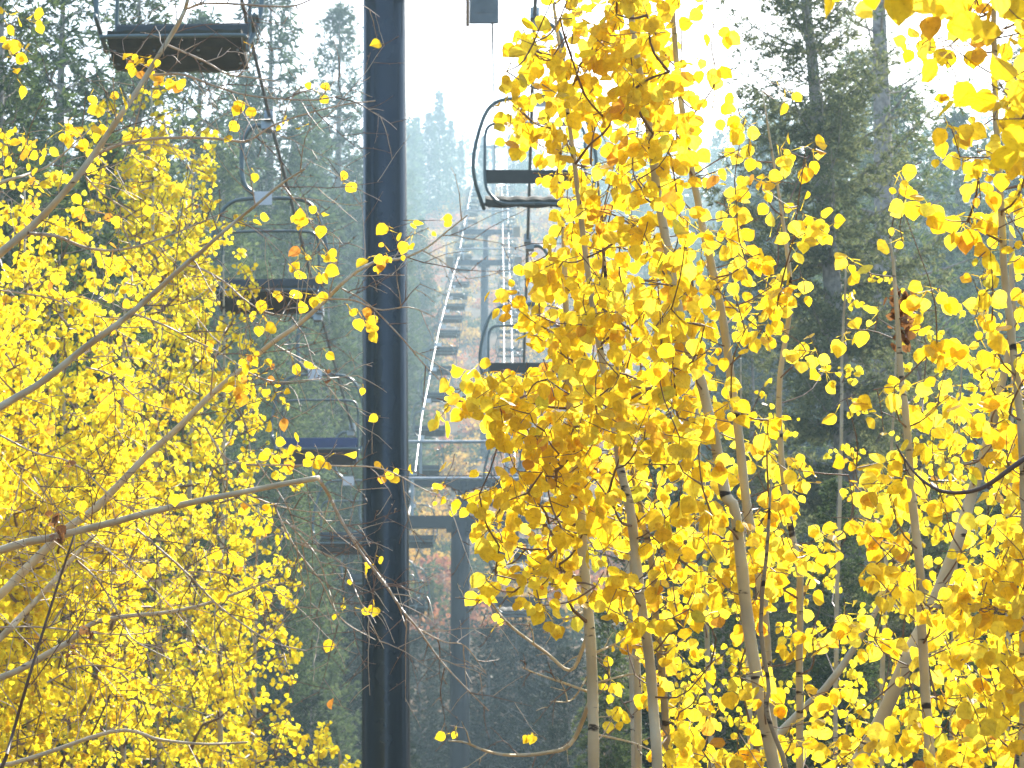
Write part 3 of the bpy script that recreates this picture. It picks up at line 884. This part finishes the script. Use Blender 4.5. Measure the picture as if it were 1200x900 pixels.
# ---- near aspen on the left with bare limbs
DL = 11.0
rt = empty('aspen_tree', (P(-160, 960, DL)[0], P(-160, 960, DL)[1], float(zg(-2.1, 11))))
tag(rt, 'half bare aspen leaning in from the left edge, long pale limbs and thin twigs', 'aspen tree')
g0 = np.array(rt.location)
b = MB()
tk = smooth_path([g0, P(-170, 900, DL), P(-165, 600, DL), P(-175, 250, DL), P(-170, -150, DL)], 24)
b.tube(tk, np.linspace(.075, .035, 24), 16)
b.build('trunk', M_BARK, rt, smooth=True, offset=g0)
LIMBS = [  # photo polyline, width at start and end (px)
 ([(-168,420),(-60,350),(0,297),(43,260),(80,220),(107,185),(133,147),(160,107),(187,63),(213,20),(222,-10),(232,-60)], 13, 5, 0.0),
 ([(-166,600),(-80,530),(0,477),(50,447),(100,407),(140,378),(173,350),(217,310),(230,300),(267,267),(300,240),(330,215),(357,198)], 13, 2.5, -.4),
 ([(-168,860),(-60,750),(0,697),(27,670),(60,637),(77,620),(110,597),(140,567),(173,533),(207,503),(247,463),(283,433),(317,403),(350,380),(383,350),(400,333),(420,317),(443,306),(470,303),(500,290),(525,270),(548,252)], 15, 2, .3),
 ([(-166,700),(-60,665),(0,645),(33,635),(60,630),(100,620),(133,612),(173,601),(233,587),(283,577),(333,567),(373,560)], 13, 7.5, -.2),
 ([(-168,900),(-60,800),(0,748),(20,727),(43,703),(70,673),(80,660),(110,628)], 12, 6, .5),
 ([(-160,800),(-20,800),(67,760),(83,750),(110,730),(150,722),(193,718),(233,710),(273,697),(317,680)], 11, 3, .2),
 ([(-120,900),(3,897),(133,857),(187,867),(240,872),(290,870)], 8, 3, .4),
 ([(-40,1000),(3,897),(10,877),(33,797),(63,700),(87,627)], 6, 3, -.6),
 ([(-168,330),(-60,250),(0,215),(30,205),(60,192),(107,150)], 8, 2, .6),
]
TW = [  # long thin secondary twigs
 ([(110,182),(150,167),(207,161),(260,163),(290,165),(320,147),(353,135),(400,123),(440,118)], 4, 1.5),
 ([(180,88),(213,87),(250,100),(283,110),(320,115),(367,117),(400,112)], 3.5, 1.5),
 ([(197,53),(240,72),(267,87),(290,90),(330,96)], 3, 1.2),
 ([(220,10),(240,4),(283,5),(317,7),(343,7),(363,0),(390,-15)], 3, 1.5),
 ([(100,207),(120,227),(150,247),(170,268)], 2.5, 1.2),
 ([(33,273),(67,277),(100,290),(140,293),(187,280),(230,263),(267,247)], 4.5, 1.6),
 ([(330,215),(345,235),(357,250),(372,275),(383,293),(388,320)], 2.6, 1.3),
 ([(373,560),(387,583),(396,602),(420,643),(450,683),(473,717),(490,737),(513,770),(540,800),(573,833)], 4.5, 1.5),
 ([(400,612),(430,650),(462,700),(476,735)], 2.4, 1.0),
 ([(490,737),(520,752),(545,757),(570,790)], 2.2, 1.0),
 ([(160,620),(217,670),(253,707),(287,733),(320,753),(360,763)], 3, 1.3),
 ([(90,657),(117,683),(143,727),(157,750),(200,773)], 3, 1.3),
 ([(217,310),(240,317),(265,332),(285,350),(310,365),(345,372)], 3, 1.3),
 ([(155,367),(190,380),(230,400),(255,412),(283,430)], 2.6, 1.2),
 ([(100,430),(130,440),(165,470),(200,480)], 2.4, 1.0),
 ([(247,463),(250,430),(258,400),(268,380)], 2.2, 1.0),
 ([(283,433),(320,447),(365,445),(420,440)], 2.4, 1.0),
 ([(310,403),(330,370),(345,345)], 2, 1.0),
 ([(383,350),(415,352),(445,363),(480,360),(510,372)], 2.6, 1.1),
 ([(400,338),(430,355),(470,395),(500,430),(545,470),(600,500)], 2.2, 1.0),
 ([(240,500),(270,540),(330,545),(400,546),(450,550),(500,575),(540,592)], 2.6, 1.0),
 ([(283,577),(330,594),(380,600),(430,590)], 2, 1.0),
 ([(217,670),(260,672),(300,690),(330,720)], 2.2, 1.0),
 ([(320,590),(345,640),(375,680),(400,725),(440,750)], 2.4, 1.0),
 ([(335,610),(370,650),(385,690),(398,733)], 2.0, .9),
 ([(345,635),(400,660),(420,700),(450,760)], 2.0, .9),
 ([(300,540),(340,600),(350,660),(358,700)], 1.8, .9),
 ([(0,510),(40,530),(90,545),(140,590),(180,600)], 2.6, 1.2),
 ([(0,340),(60,350),(110,370),(150,372)], 2.4, 1.0),
 ([(40,560),(70,600),(120,640),(190,700),(240,760)], 2.4, 1.0),
 ([(0,735),(50,735),(110,742),(160,743),(200,735)], 2.4, 1.1),
 ([(55,800),(100,780),(160,790),(210,830)], 2.2, 1.0),
]
def pxline(pl, d0, wob=.15):
    n = max(8, int(len(pl) * 4))
    s = smooth_path(pl, n)
    dd = d0 + np.cumsum(rng.normal(0, wob / math.sqrt(n), n))
    return Pv(s[:, 0], s[:, 1], dd), s
bare_tw = MB()
leafy = MB()
def side_twigs(p3, spacing, length, gen=0):
    """thin bare side shoots along a 3-D path, with buds and the odd leaf"""
    seg = np.linalg.norm(np.diff(p3, axis=0), axis=1)
    tot = seg.sum(); cum = np.concatenate([[0], np.cumsum(seg)])
    t = rng.uniform(.3, 1) * spacing
    sgn = 1
    while t < tot:
        i = min(np.searchsorted(cum, t) - 1, len(p3) - 2)
        f = (t - cum[i]) / max(seg[i], 1e-6)
        a = p3[i] * (1 - f) + p3[i + 1] * f
        tg = unit(p3[i + 1] - p3[i])
        per = unit(np.cross(tg, FW)) * sgn * rng.uniform(.4, 1.0) + FW * rng.normal(0, .35)
        dr = unit(tg * rng.uniform(.5, 1.1) + per)
        L = length * rng.uniform(.25, 1.1)
        k = 7
        cv = rng.normal(0, .35, 3) * .6 + np.array([0, 0, rng.uniform(-.5, .25)])
        s = np.linspace(0, 1, k)[:, None]
        pth = a + dr * L * s + cv * L * .5 * s ** 2 + np.cumsum(rng.normal(0, .012, (k, 3)), 0) * L
        r0 = .0022 if gen == 0 else .0015
        bare_tw.tube(pth, np.linspace(r0, .0008, k), 5, 1 if random.random() < .5 else 0, cap=False)
        for s_ in (3, 5):
            if random.random() < .7:
                bud = pth[s_] + unit(rng.normal(0, 1, 3)) * .007
                bare_tw.tube([pth[s_], (pth[s_] + bud) / 2, bud], [.0012, .002, .0004], 4, 0, cap=False)
        if gen < 1 and L > length * .5:
            side_twigs(pth, spacing * .7, length * .5, gen + 1)
        if random.random() < LEAFP:
            leaf_cluster(leafy, pth[-1], pth[-1] - pth[-2], max(1, int(rng.poisson(1.7))), .036, 0, True, 1)
        sgn = -sgn if random.random() < .8 else sgn
        t += spacing * rng.uniform(.45, 1.6)
LEAFP = .045
for pl, w0, w1, dd in LIMBS:
    p3, s = pxline(pl, DL + dd)
    b = MB()
    b.tube(p3, .80 * np.linspace(w0, w1, len(p3)) / 2 / FPX * DL * (1 + rng.normal(0, .03, len(p3))), 10)
    b.build('limb', M_LIMB if pl[0][1] != 1000 else M_TWIG_DARK, rt, smooth=True, offset=g0)
    side_twigs(p3[6:], .095, .42)
for pl, w0, w1 in TW:
    p3, s = pxline(pl, DL + rng.uniform(-.3, .3), .1)
    bare_tw.tube(p3, np.linspace(w0, w1, len(p3)) / 2 / FPX * DL, 6, 1, cap=False)
    side_twigs(p3, .085, .25)
# leafy spots read from the photo (px, py, leaves)
for (x, y, n) in [(15,10,4),(8,45,4),(25,55,3),(35,25,4),(0,70,3),(15,80,2),(150,70,4),(178,65,3),(180,82,4),(195,85,5),(190,105,3),(145,110,3),(118,115,3),(115,135,4),(128,128,3),(85,155,6),(95,160,6),(78,140,3),(45,185,4),(30,160,3),(20,180,3),(55,178,3),
  (85,265,5),(95,270,4),(28,260,4),(42,210,2),(150,258,2),(283,118,3),(270,148,2),(257,240,2),(292,260,2),(300,197,1),(370,255,5),(352,290,4),(358,300,3),(308,370,3),(362,345,6),(372,312,3),(380,300,3),(318,342,2),(290,410,5),(305,425,6),(300,440,5),(280,445,3),(332,445,2),(345,420,2),(320,460,2),
  (275,462,3),(285,490,2),(312,495,2),(330,493,1),(315,530,4),(295,530,3),(358,535,5),(350,520,2),(325,590,2),(300,590,2),(385,530,2),(120,300,3),(135,305,3),(155,340,5),(100,350,3),(65,395,3),(85,385,2),(135,455,4),(145,475,3),(125,420,3),(105,350,3),(420,365,6),(428,375,4),(455,295,5),(440,300,4),(485,275,4),(495,258,3),(470,265,2),
  (448,555,3),(460,547,2),(478,552,1),(513,577,2),(523,573,2),(535,583,2),(543,585,2),(525,552,2),(400,712,2),(310,628,2),(280,655,2),(265,640,2),(300,680,3),(320,690,3),(260,690,2),(45,270,4),(20,300,4),(60,330,4),(15,345,4),(30,250,4),(60,230,3)]:
    c = P(x, y, DL + rng.uniform(-.25, .25))
    leaf_cluster(leafy, c, np.array([rng.normal(0, 1), rng.normal(0, .5), rng.normal(-.3, .6)]), n, .037, 0, True, 1)
bare_tw.build('twig_spray', [M_TWIG, M_TWIG_BACKLIT], rt, offset=g0)
leafy.build('crown', [M_LEAF_LEFT, M_TWIG], rt, offset=g0)
for (x, y, n, s) in [(79, 545, 5, .03), (68, 628, 7, .032), (66, 605, 5, .04), (102, 742, 9, .03), (85, 765, 8, .022), (130, 770, 5, .02), (385, 440, 4, .02)]:
    b = MB()
    c = P(x, y, DL - .3)
    q = c + rng.normal(0, .010, (n, 3))
    add_leaves(b, q, rng.normal(0, 1, (n, 3)) + [0, 0, -.6], rng.normal(0, 1, (n, 3)), rng.uniform(.6, 1.2, n) * s)
    b.build('withered_clump', M_LEAF_BROWN, rt, offset=g0)

# bare limbs of the right aspens, low in the middle
o = None
b = MB()
bl = bpy.data.objects
first_stem = [x for x in bl if x.get('label', '').startswith('slim pale aspen')][0]
f0 = np.array(first_stem.location)
bare_tw = MB(); leafy = MB(); LEAFP = .12
for pl, w0, w1 in [([(694,815),(670,880 - 10),(640,882),(600,885),(570,880),(545,870),(525,868)], 6, 2), ([(690,740),(670,785),(640,765),(600,735),(580,712),(572,700)], 5, 2), ([(693,812),(660,800),(630,790),(612,782)], 3.5, 1.5),
                   ([(688,715),(660,725),(640,700),(648,690)], 3, 1.5), ([(697,860),(740,870),(765,880)], 3, 1.5), ([(697,765),(720,755),(745,740)], 3.5, 1.5), ([(700,800),(740,790),(755,795)], 3, 1.5), ([(690,790),(670,820),(645,822)], 2.5, 1.2)]:
    p3, s = pxline(pl, 9.2, .1)
    bare_tw.tube(p3, np.linspace(w0, w1, len(p3)) / 2 / FPX * 9.2, 7, 1, cap=False)
    side_twigs(p3, .10, .13)
bare_tw.build('twig_spray', [M_TWIG, M_LIMB], first_stem, offset=f0)

# ------------------------------------------------------------------ conifers
def conifer_mesh(seed, H, Rad, step, tuft, nb, whorl=None, bare_to=.08, droop=.35, gap=.12, fine=1.0, thin=False, detail=3):
    rs = np.random.default_rng(seed)
    tr = MB()
    zz = np.linspace(0, H, 12)
    tr.tube(np.stack([rs.normal(0, .015, 12) * H / 12, rs.normal(0, .015, 12) * H / 12, zz], -1), np.maximum(.016 * H * (1 - zz / H) + .012, .01), 10)
    V = []; tris = []
    cr = MB()
    h = H * bare_to
    base_list, dir_list = [], []
    while h < H * .985:
        q = 1 - h / H
        k = nb if q > .15 else max(3, nb - 2)
        az0 = rs.uniform(0, 6.28)
        for i in range(k):
            if rs.random() < gap: continue
            az = az0 + i * 6.283 / k + rs.normal(0, .25)
            L = Rad * (q ** .75) * rs.uniform(.62, 1.12) + .08
            if h < H * (bare_to + .12): L *= rs.uniform(.5, .95)
            o2 = np.array([math.cos(az), math.sin(az), 0]); sd = np.array([-o2[1], o2[0], 0])
            up0 = .15 + .5 * (1 - q) - droop * q
            n = max(4, int(L / step))
            t = np.linspace(0, 1, n)
            path = o2 * (L * t)[:, None] + np.array([0, 0, 1]) * (L * (up0 * t + .22 * t ** 2.2 - .12 * t))[:, None] + np.array([0, 0, h])
            path += np.cumsum(rs.normal(0, .02, (n, 3)), 0) * L * .3
            cr.tube(path, np.linspace(max(.018 * L, .006), .004, n), 4, 1, cap=False)
            for j in range(1, n):
                for s in (-1, 1):
                    bl_ = (.42 * L * (1 - .75 * t[j]) + .06) * rs.uniform(.6, 1.15)
                    if t[j] < .18: bl_ *= .6
                    bd = unit(o2 * rs.uniform(.5, .9) + sd * s + np.array([0, 0, rs.uniform(-.35, .08)]))
                    m = max(2, int(bl_ / (tuft * .36) * fine))
                    u = (np.arange(m) + rs.random(m)) / m
                    pts_ = path[j] + bd * (bl_ * u)[:, None] + np.array([0, 0, -.18]) * (bl_ * u ** 2)[:, None] + rs.normal(0, tuft * .16, (m, 3))
                    base_list.append(pts_); dir_list.append(np.broadcast_to(bd, (m, 3)))
            base_list.append(path[-1:]); dir_list.append(np.array([o2 + [0, 0, .3]]))
        h += (whorl or step) * rs.uniform(.8, 1.3) * (.75 + .45 * q)
    top = np.stack([np.zeros(10), np.zeros(10), np.linspace(H * .955, H, 10)], -1)
    base_list.append(top); dir_list.append(np.tile([0, 0, 1.0], (10, 1)))
    Bp = np.concatenate(base_list); Dp = np.concatenate(dir_list)
    nT = len(Bp)
    for rep in range(detail):
        d = unit(Dp * .8 + rs.normal(0, .55, (nT, 3)) + np.array([0, 0, .12]))
        sdv = unit(np.cross(d, rs.normal(0, 1, (nT, 3))))
        L = tuft * rs.uniform(.6, 1.25, nT)[:, None]
        wv = L * (.14 if not thin else .10)
        v = np.stack([Bp - sdv * wv * .5, Bp + d * L * .55 - sdv * wv, Bp + d * L, Bp + d * L * .55 + sdv * wv], 1).reshape(-1, 3)
        cr.add(v, np.arange(nT * 4).reshape(-1, 4), 0)
    return tr, cr

def conifer(protoset, label, px, ytop, D, group, needle=None, scale_w=1.0, rz=None, base_px=None, lean=0.0, name='fir_tree', cat='fir tree'):
    """copy a prototype so that its tip is at photo (px, ytop) and its foot stands on the ground"""
    top = P(px, ytop, D)
    gz = float(zg(top[0], top[1])) - .1
    H = top[2] - gz
    tro, cro, H0 = protoset
    root = empty(name, (top[0] - lean * H, top[1], gz), 0)
    root.rotation_euler = (0, math.atan(lean), rng.uniform(0, 6.28) if rz is None and lean == 0 else (rz or 0))
    s = H / H0
    root.scale = (s * scale_w, s * scale_w, s)
    tag(root, label, cat, group)
    for nm, me in (('trunk', tro), ('crown', cro)):
        o = bpy.data.objects.new(nm, me)
        COL.objects.link(o); o.parent = root
    return root

def proto_conifer(needle, *a, **kw):
    tr, cr = conifer_mesh(*a, **kw)
    H = a[1]
    t = tr.build('trunk', M_FIRBARK, smooth=True); c = cr.build('crown', [needle, M_FIRBARK])
    tm, cm = t.data, c.data
    bpy.data.objects.remove(t); bpy.data.objects.remove(c)
    return (tm, cm, H)

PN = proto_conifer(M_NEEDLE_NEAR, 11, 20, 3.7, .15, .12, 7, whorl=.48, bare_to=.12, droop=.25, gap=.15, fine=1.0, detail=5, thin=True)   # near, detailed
PPINE = proto_conifer(M_NEEDLE_PALE, 12, 22, 3.3, .30, .13, 4, whorl=.5, bare_to=.2, droop=.30, gap=.3, fine=.55, detail=5, thin=True)
PA = proto_conifer(M_NEEDLE, 21, 16, 2.5, .20, .18, 7, whorl=.36, bare_to=.06, droop=.3, gap=.08, fine=1.1, detail=5, thin=True)
PB = proto_conifer(M_NEEDLE_PALE, 22, 16, 2.2, .20, .18, 7, whorl=.34, bare_to=.03, droop=.15, gap=.05, fine=1.1, detail=5, thin=True)
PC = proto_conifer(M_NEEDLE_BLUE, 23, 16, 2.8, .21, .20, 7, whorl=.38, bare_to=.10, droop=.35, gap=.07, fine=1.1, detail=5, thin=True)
PD = proto_conifer(M_NEEDLE_SHADED, 24, 8, 2.1, .20, .17, 7, whorl=.28, bare_to=.02, droop=.1, gap=.05, fine=.9, detail=4, thin=True)
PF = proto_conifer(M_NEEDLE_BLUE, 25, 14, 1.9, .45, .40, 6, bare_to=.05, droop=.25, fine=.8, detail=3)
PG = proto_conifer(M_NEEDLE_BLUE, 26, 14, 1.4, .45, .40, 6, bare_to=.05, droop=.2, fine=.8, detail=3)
for q_ in (PN, PPINE, PA, PB, PC, PD, PF): print('needles', len(q_[1].polygons))

GL = 'firs on the left slope'
for args in [
 (PA, 'dark fir at the left edge, tallest and nearest of the left slope', 8, -190, 46, GL),
 (PC, 'dark fir whose top leaves the picture left of the olive seat', 78, -120, 55, GL),
 (PA, 'fir rising behind the nearest olive chair seat', 165, -75, 66, GL),
 (PA, 'dark fir tucked between the bare upper limb and the lemon aspen', 118, 150, 39, GL),
 (PA, 'dark fir low behind the middle bare limb', 60, 265, 36, GL),
 (PC, 'hazy fir between the nearest olive seat and the dark cable', 235, 10, 92, GL),
 (PB, 'pale green young fir with its tip under the dark cable', 262, 165, 84, GL),
 (PC, 'tall hazy fir just right of the slanting dark cable', 318, -40, 112, GL),
 (PC, 'hazy blue fir against the sky left of the tall near pole', 398, 2, 150, GL),
 (PC, 'hazy fir between the cable fir and the skyline fir', 358, 110, 135, GL),
 (PB, 'pale fir behind the second white number plate', 340, 225, 98, GL),
 (PB, 'light green fir directly under the middle olive seat', 300, 300, 78, GL),
 (PA, 'mid green fir behind the navy seat', 385, 330, 104, GL),
 (PB, 'light green fir whose tip touches the navy seat left end', 335, 430, 72, GL),
 (PB, 'small pale fir low beside the tall near pole', 372, 560, 76, GL),
 (PA, 'shaded fir low at the right edge of the yellow grove', 330, 610, 66, GL),
 (PA, 'dark green fir low just left of the tall near pole', 412, 520, 96, GL),
 (PA, 'fir standing behind the left grove trunks', 215, 330, 50, GL),
 (PB, 'fir glimpsed behind the crown of the lemon aspen', 160, 40, 80, GL),
 (PA, 'fir in the dark gap above the left grove', 20, 90, 52, GL),
 (PC, 'hazy fir seen left of the slanting cable, above the middle chair', 285, 90, 125, GL),
 (PC, 'fir just left of the tall near pole, above the navy chair', 415, 190, 165, GL),
 (PB, 'hazy green fir just right of the tall near pole at mid height', 478, 300, 190, GL),
 (PC, 'fir peeping past the right side of the tall near pole', 492, 255, 235, GL),
]:
    conifer(*args)
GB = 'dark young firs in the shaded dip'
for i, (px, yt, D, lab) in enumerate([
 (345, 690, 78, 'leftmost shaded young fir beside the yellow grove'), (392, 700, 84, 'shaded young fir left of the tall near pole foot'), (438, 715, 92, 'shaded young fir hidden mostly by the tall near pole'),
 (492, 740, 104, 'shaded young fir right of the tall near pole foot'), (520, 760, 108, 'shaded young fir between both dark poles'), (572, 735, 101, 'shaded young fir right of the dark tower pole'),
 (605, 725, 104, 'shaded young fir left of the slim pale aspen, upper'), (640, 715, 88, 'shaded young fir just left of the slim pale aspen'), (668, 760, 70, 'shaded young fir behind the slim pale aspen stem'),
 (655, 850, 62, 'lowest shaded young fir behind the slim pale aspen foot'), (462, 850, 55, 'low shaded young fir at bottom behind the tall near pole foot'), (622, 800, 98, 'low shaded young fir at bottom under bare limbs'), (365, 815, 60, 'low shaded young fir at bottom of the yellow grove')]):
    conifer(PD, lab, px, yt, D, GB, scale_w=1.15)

GR = 'firs on the right'
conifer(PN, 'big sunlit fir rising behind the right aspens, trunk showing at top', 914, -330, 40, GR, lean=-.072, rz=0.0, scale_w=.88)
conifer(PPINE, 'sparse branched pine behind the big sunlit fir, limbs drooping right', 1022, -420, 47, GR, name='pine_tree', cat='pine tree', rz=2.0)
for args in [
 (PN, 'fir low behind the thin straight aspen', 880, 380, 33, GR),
 (PN, 'dark fir behind the withered clump stem', 1075, 330, 31, GR),
 (PA, 'dark fir low at the right edge', 1185, 430, 30, GR),
 (PA, 'dark fir deep behind the densest yellow leaves', 770, 480, 36, GR),
 (PB, 'young green fir behind the foot of the slim pale aspen', 712, 690, 27, GR),
 (PA, 'dark fir behind the slanting thick stem', 980, 560, 27, GR),
 (PC, 'hazy fir at the right edge beyond the sparse pine', 1150, 240, 85, GR),
 (PC, 'hazy blue fir glimpsed through leaves near the right edge', 1105, 290, 100, GR),
 (PA, 'dark fir low between the tall leaning aspen stems', 845, 620, 26, GR),
 (PA, 'dark fir low near the white stemmed aspen', 1120, 640, 25, GR),
]:
    conifer(*args)

for args in [  # tall firs put in between sun and dip to shade it
 (PA, 'tall hazy fir seen through leaves just right of the leaning aspens', 905, 150, 112, GR), (PC, 'hazy fir behind the lower trunk of the big sunlit fir', 960, 120, 120, GR), (PA, 'hazy fir right of the big sunlit fir, below the pine limbs', 1050, 100, 106, GR),
 (PC, 'hazy fir in the sky gap left of the right edge aspen', 1120, 130, 126, GR), (PA, 'hazy fir behind the withered clump', 1010, 60, 134, GR), (PA, 'hazy fir behind the rightmost leaves', 1215, 40, 118, GR), (PC, 'hazy fir low behind the slender tall aspen', 868, 230, 128, GR),
 ]:
    conifer(*args, scale_w=1.35)
GF = 'distant firs on the skyline'
FARL = [(476, 150, 430), (488, 138, 440), (503, 133, 425), (515, 108, 430), (528, 142, 440), (540, 165, 450), (556, 190, 440), (566, 160, 430), (598, 158, 430), (612, 168, 440), (634, 175, 430), (658, 165, 445), (690, 178, 430), (722, 190, 440), (770, 200, 430), (812, 205, 440), (838, 212, 430), (1078, 210, 430), (1130, 200, 440), (1165, 215, 430), (455, 160, 430)]
LABF = ['hazy skyline fir touching the right edge of the tall near pole', 'hazy skyline fir second right of the tall near pole', 'hazy skyline fir just left of the tallest spire', 'tallest hazy spire on the skyline, right of the tall near pole',
        'hazy skyline fir just right of the tallest spire', 'short hazy skyline fir left of the nearest ascending chair', 'hazy skyline fir behind the chair frame, left part', 'hazy skyline fir left of the tiny far tower', 'hazy skyline fir right of the tiny far tower',
        'hazy skyline fir behind the ascending cable', 'hazy skyline fir right of the ascending cable', 'hazy skyline fir behind the chair seat end', 'hazy skyline fir behind dense leaves, left one', 'hazy skyline fir behind dense leaves, right one', 'hazy skyline fir left of the leaning aspen stem', 'hazy skyline fir right of the leaning aspen stem', 'hazy skyline fir left of the big sunlit fir', 'hazy skyline fir right of the sparse pine', 'hazy skyline fir behind the right edge leaves', 'rightmost hazy skyline fir', 'hazy skyline fir hidden mostly behind the tall near pole']
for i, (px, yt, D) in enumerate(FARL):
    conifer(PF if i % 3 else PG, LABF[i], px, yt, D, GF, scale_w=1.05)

# far woods on the upper slope: one mass
def merge_conifers(name, spots, protos, needle):
    b = MB()
    for (x, y, H, k) in spots:
        cm, H0 = protos[k % len(protos)]
        a = rng.uniform(0, 6.28); s = H / H0; sw = s * rng.uniform(.85, 1.25)
        rot = np.array([[math.cos(a), -math.sin(a), 0], [math.sin(a), math.cos(a), 0], [0, 0, 1]])
        v = (cm.v @ rot.T) * [sw, sw, s] + [x, y, float(zg(x, y)) - .2]
        b.add(v, cm.f)
    return tag(b.build(name, needle), kind='stuff')
class Q: pass
lowp = []
for sd in (31, 32, 33):
    _, cr = conifer_mesh(sd, 14, 2.1, 1.0, .8, 5, bare_to=.04, droop=.2, fine=.7, detail=1)
    q = Q()
    vs = np.concatenate(cr.v); ls = np.concatenate(cr.l); ts = np.concatenate(cr.t)
    q.v = vs; q.f = ls.reshape(-1, 4)
    lowp.append((q, 14))
spots = []
for _ in range(900):
    y = rng.uniform(180, 540); x = rng.uniform(-.34, .34) * y
    lane = abs(x - XC(y)) / (6 + .006 * y)
    if lane < 1 and y < 420: continue
    if y < 260 and abs(x) < 10: continue
    spots.append((x, y, rng.uniform(7, 15), int(rng.integers(3))))
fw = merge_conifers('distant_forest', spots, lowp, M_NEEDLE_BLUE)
tag(fw, 'hazy mass of firs covering the far slope on both sides of the lift', 'forest')

spots = []  # unseen firs, added so the near pole reflects dark flanks
for _ in range(90):
    a = R(rng.uniform(14, 75)) * rng.choice([-1, 1]); d = rng.uniform(16, 55)
    spots.append((d * math.sin(a) * 1.2, -d * math.cos(a), rng.uniform(9, 18), int(rng.integers(3))))
for _ in range(110):
    y = rng.uniform(-14, 36); sg = rng.choice([-1, 1])
    spots.append((sg * (rng.uniform(11, 32) + (4 if sg > 0 else 0)), y, rng.uniform(9, 17), int(rng.integers(3))))
tag(merge_conifers('forest', spots, lowp, M_NEEDLE), 'unseen firs added beside and behind the viewpoint as dark reflections for the tall near pole', 'forest')

# ------------------------------------------------------------------ shrubs on the open lift line
def shrub_geom(b, c, r, h, n, size):
    a = rng.uniform(0, 6.283, n); u = rng.uniform(0, 1, n) ** .5; z = rng.uniform(0, 1, n)
    rr = r * u * np.sqrt(np.clip(1.1 - z * .9, 0.05, 1))
    p = np.stack([c[0] + rr * np.cos(a), c[1] + rr * np.sin(a), c[2] + h * z], -1)
    d = rng.normal(0, 1, (n, 3)) + [0, 0, .5]
    add_leaves(b, p, d, rng.normal(0, 1, (n, 3)), size * rng.uniform(.6, 1.3, n), lod=1)
patch = [MB() for _ in range(4)]
for _ in range(1700):
    y = 140 + 300 * rng.random() ** 1.2; x = XC(y) + rng.uniform(-11, 11)
    f = math.sin(x * .55 + y * .11) + math.sin(y * .17 - x * .3 + 1) + rng.normal(0, .55)
    k = 0 if f < -.8 else (1 if f < .15 else (2 if f < .9 else 3))
    r = rng.uniform(.5, 1.5) * (.8 if k == 0 else 1)
    shrub_geom(patch[k], (x, y, float(zg(x, y)) - .1), r, r * rng.uniform(.7, 1.2), 70, .20)
for k, (m_, lab) in enumerate([(M_BRUSH_GREEN, 'olive green low brush in patches on the open slope'), (M_BRUSH_GOLD, 'golden tan brush in patches on the open slope'), (M_BRUSH, 'mixed tan and rust brush on the open slope'), (M_BRUSH_RED, 'pinkish red brush in patches on the open slope')]):
    tag(patch[k].build('brush', m_), lab, 'brush', kind='stuff')
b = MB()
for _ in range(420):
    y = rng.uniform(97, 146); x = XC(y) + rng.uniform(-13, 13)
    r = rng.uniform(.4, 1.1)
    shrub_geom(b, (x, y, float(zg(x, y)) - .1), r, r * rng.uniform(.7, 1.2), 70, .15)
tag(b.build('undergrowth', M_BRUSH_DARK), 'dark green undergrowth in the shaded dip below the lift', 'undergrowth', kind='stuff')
for (px, py, D, r, m_, lab) in [
 (500, 412, 245, 2.0, M_BRUSH_RED, 'pinkish red shrub right of the tall near pole, upper one'), (512, 432, 235, 1.9, M_BRUSH_GOLD, 'golden shrub below the pinkish red one on the slope'), (486, 455, 222, 1.5, M_BRUSH_GOLD, 'golden tan shrub touching the right edge of the tall near pole'),
 (530, 560, 170, 1.3, M_BRUSH_GOLD, 'tan shrub between the tall near pole and the slim dark tower'), (520, 640, 150, 1.5, M_BRUSH_GOLD, 'large tan shrub under the wide crossarm'), (512, 690, 140, 1.2, M_BRUSH_RED, 'rusty shrub lower right of the tall near pole'),
 (395, 655, 140, 1.7, M_BRUSH_GOLD, 'tan shrub just left of the tall near pole'), (388, 690, 130, 1.1, M_BRUSH_GREEN, 'olive shrub below the tan one left of the tall near pole'), (500, 720, 128, 1.1, M_BRUSH_GREEN, 'olive green shrub in the dip between both poles'), (575, 690, 140, 1.2, M_BRUSH_GREEN, 'dull green shrub right of the dark tower pole')]:
    ds = np.arange(95, 330, .5)
    hit = [q for q in ds if P(px, py + 12, q)[2] <= float(zg(*P(px, py + 12, q)[:2]))]
    c = P(px, py, hit[0] if hit else D)
    g = np.array([c[0], c[1], float(zg(c[0], c[1])) - .1])
    r *= 1.25
    root = empty('shrub', g); tag(root, lab, 'shrub', 'autumn shrubs on the slope')
    b = MB(); shrub_geom(b, (0, 0, .3), r, r * 1.1, 420, .20); b.build('crown', m_, root)
    b = MB()
    for k in range(5):
        b.tube([[0, 0, 0], [rng.normal(0, .15 * r), rng.normal(0, .15 * r), .5 * r], [rng.normal(0, .4 * r), rng.normal(0, .4 * r), 1.0 * r]], [.03, .02, .008], 5)
    b.build('stem', M_TWIG, root)

# ------------------------------------------------------------------ haze
b = MB()
b.box((-950, -420, -9), (950, 1550, 166))
hz, t, pr = mat('mountain_haze')
t.nodes.remove(pr)
pv = N(t, 'ShaderNodeVolumePrincipled')
pv.inputs['Color'].default_value = (.42, .60, .70, 1)
pv.inputs['Density'].default_value = HAZE_DENSITY
pv.inputs['Anisotropy'].default_value = .35
t.links.new(pv.outputs[0], t.nodes['Material Output'].inputs['Volume'])
tag(b.build('haze', hz), kind='stuff')
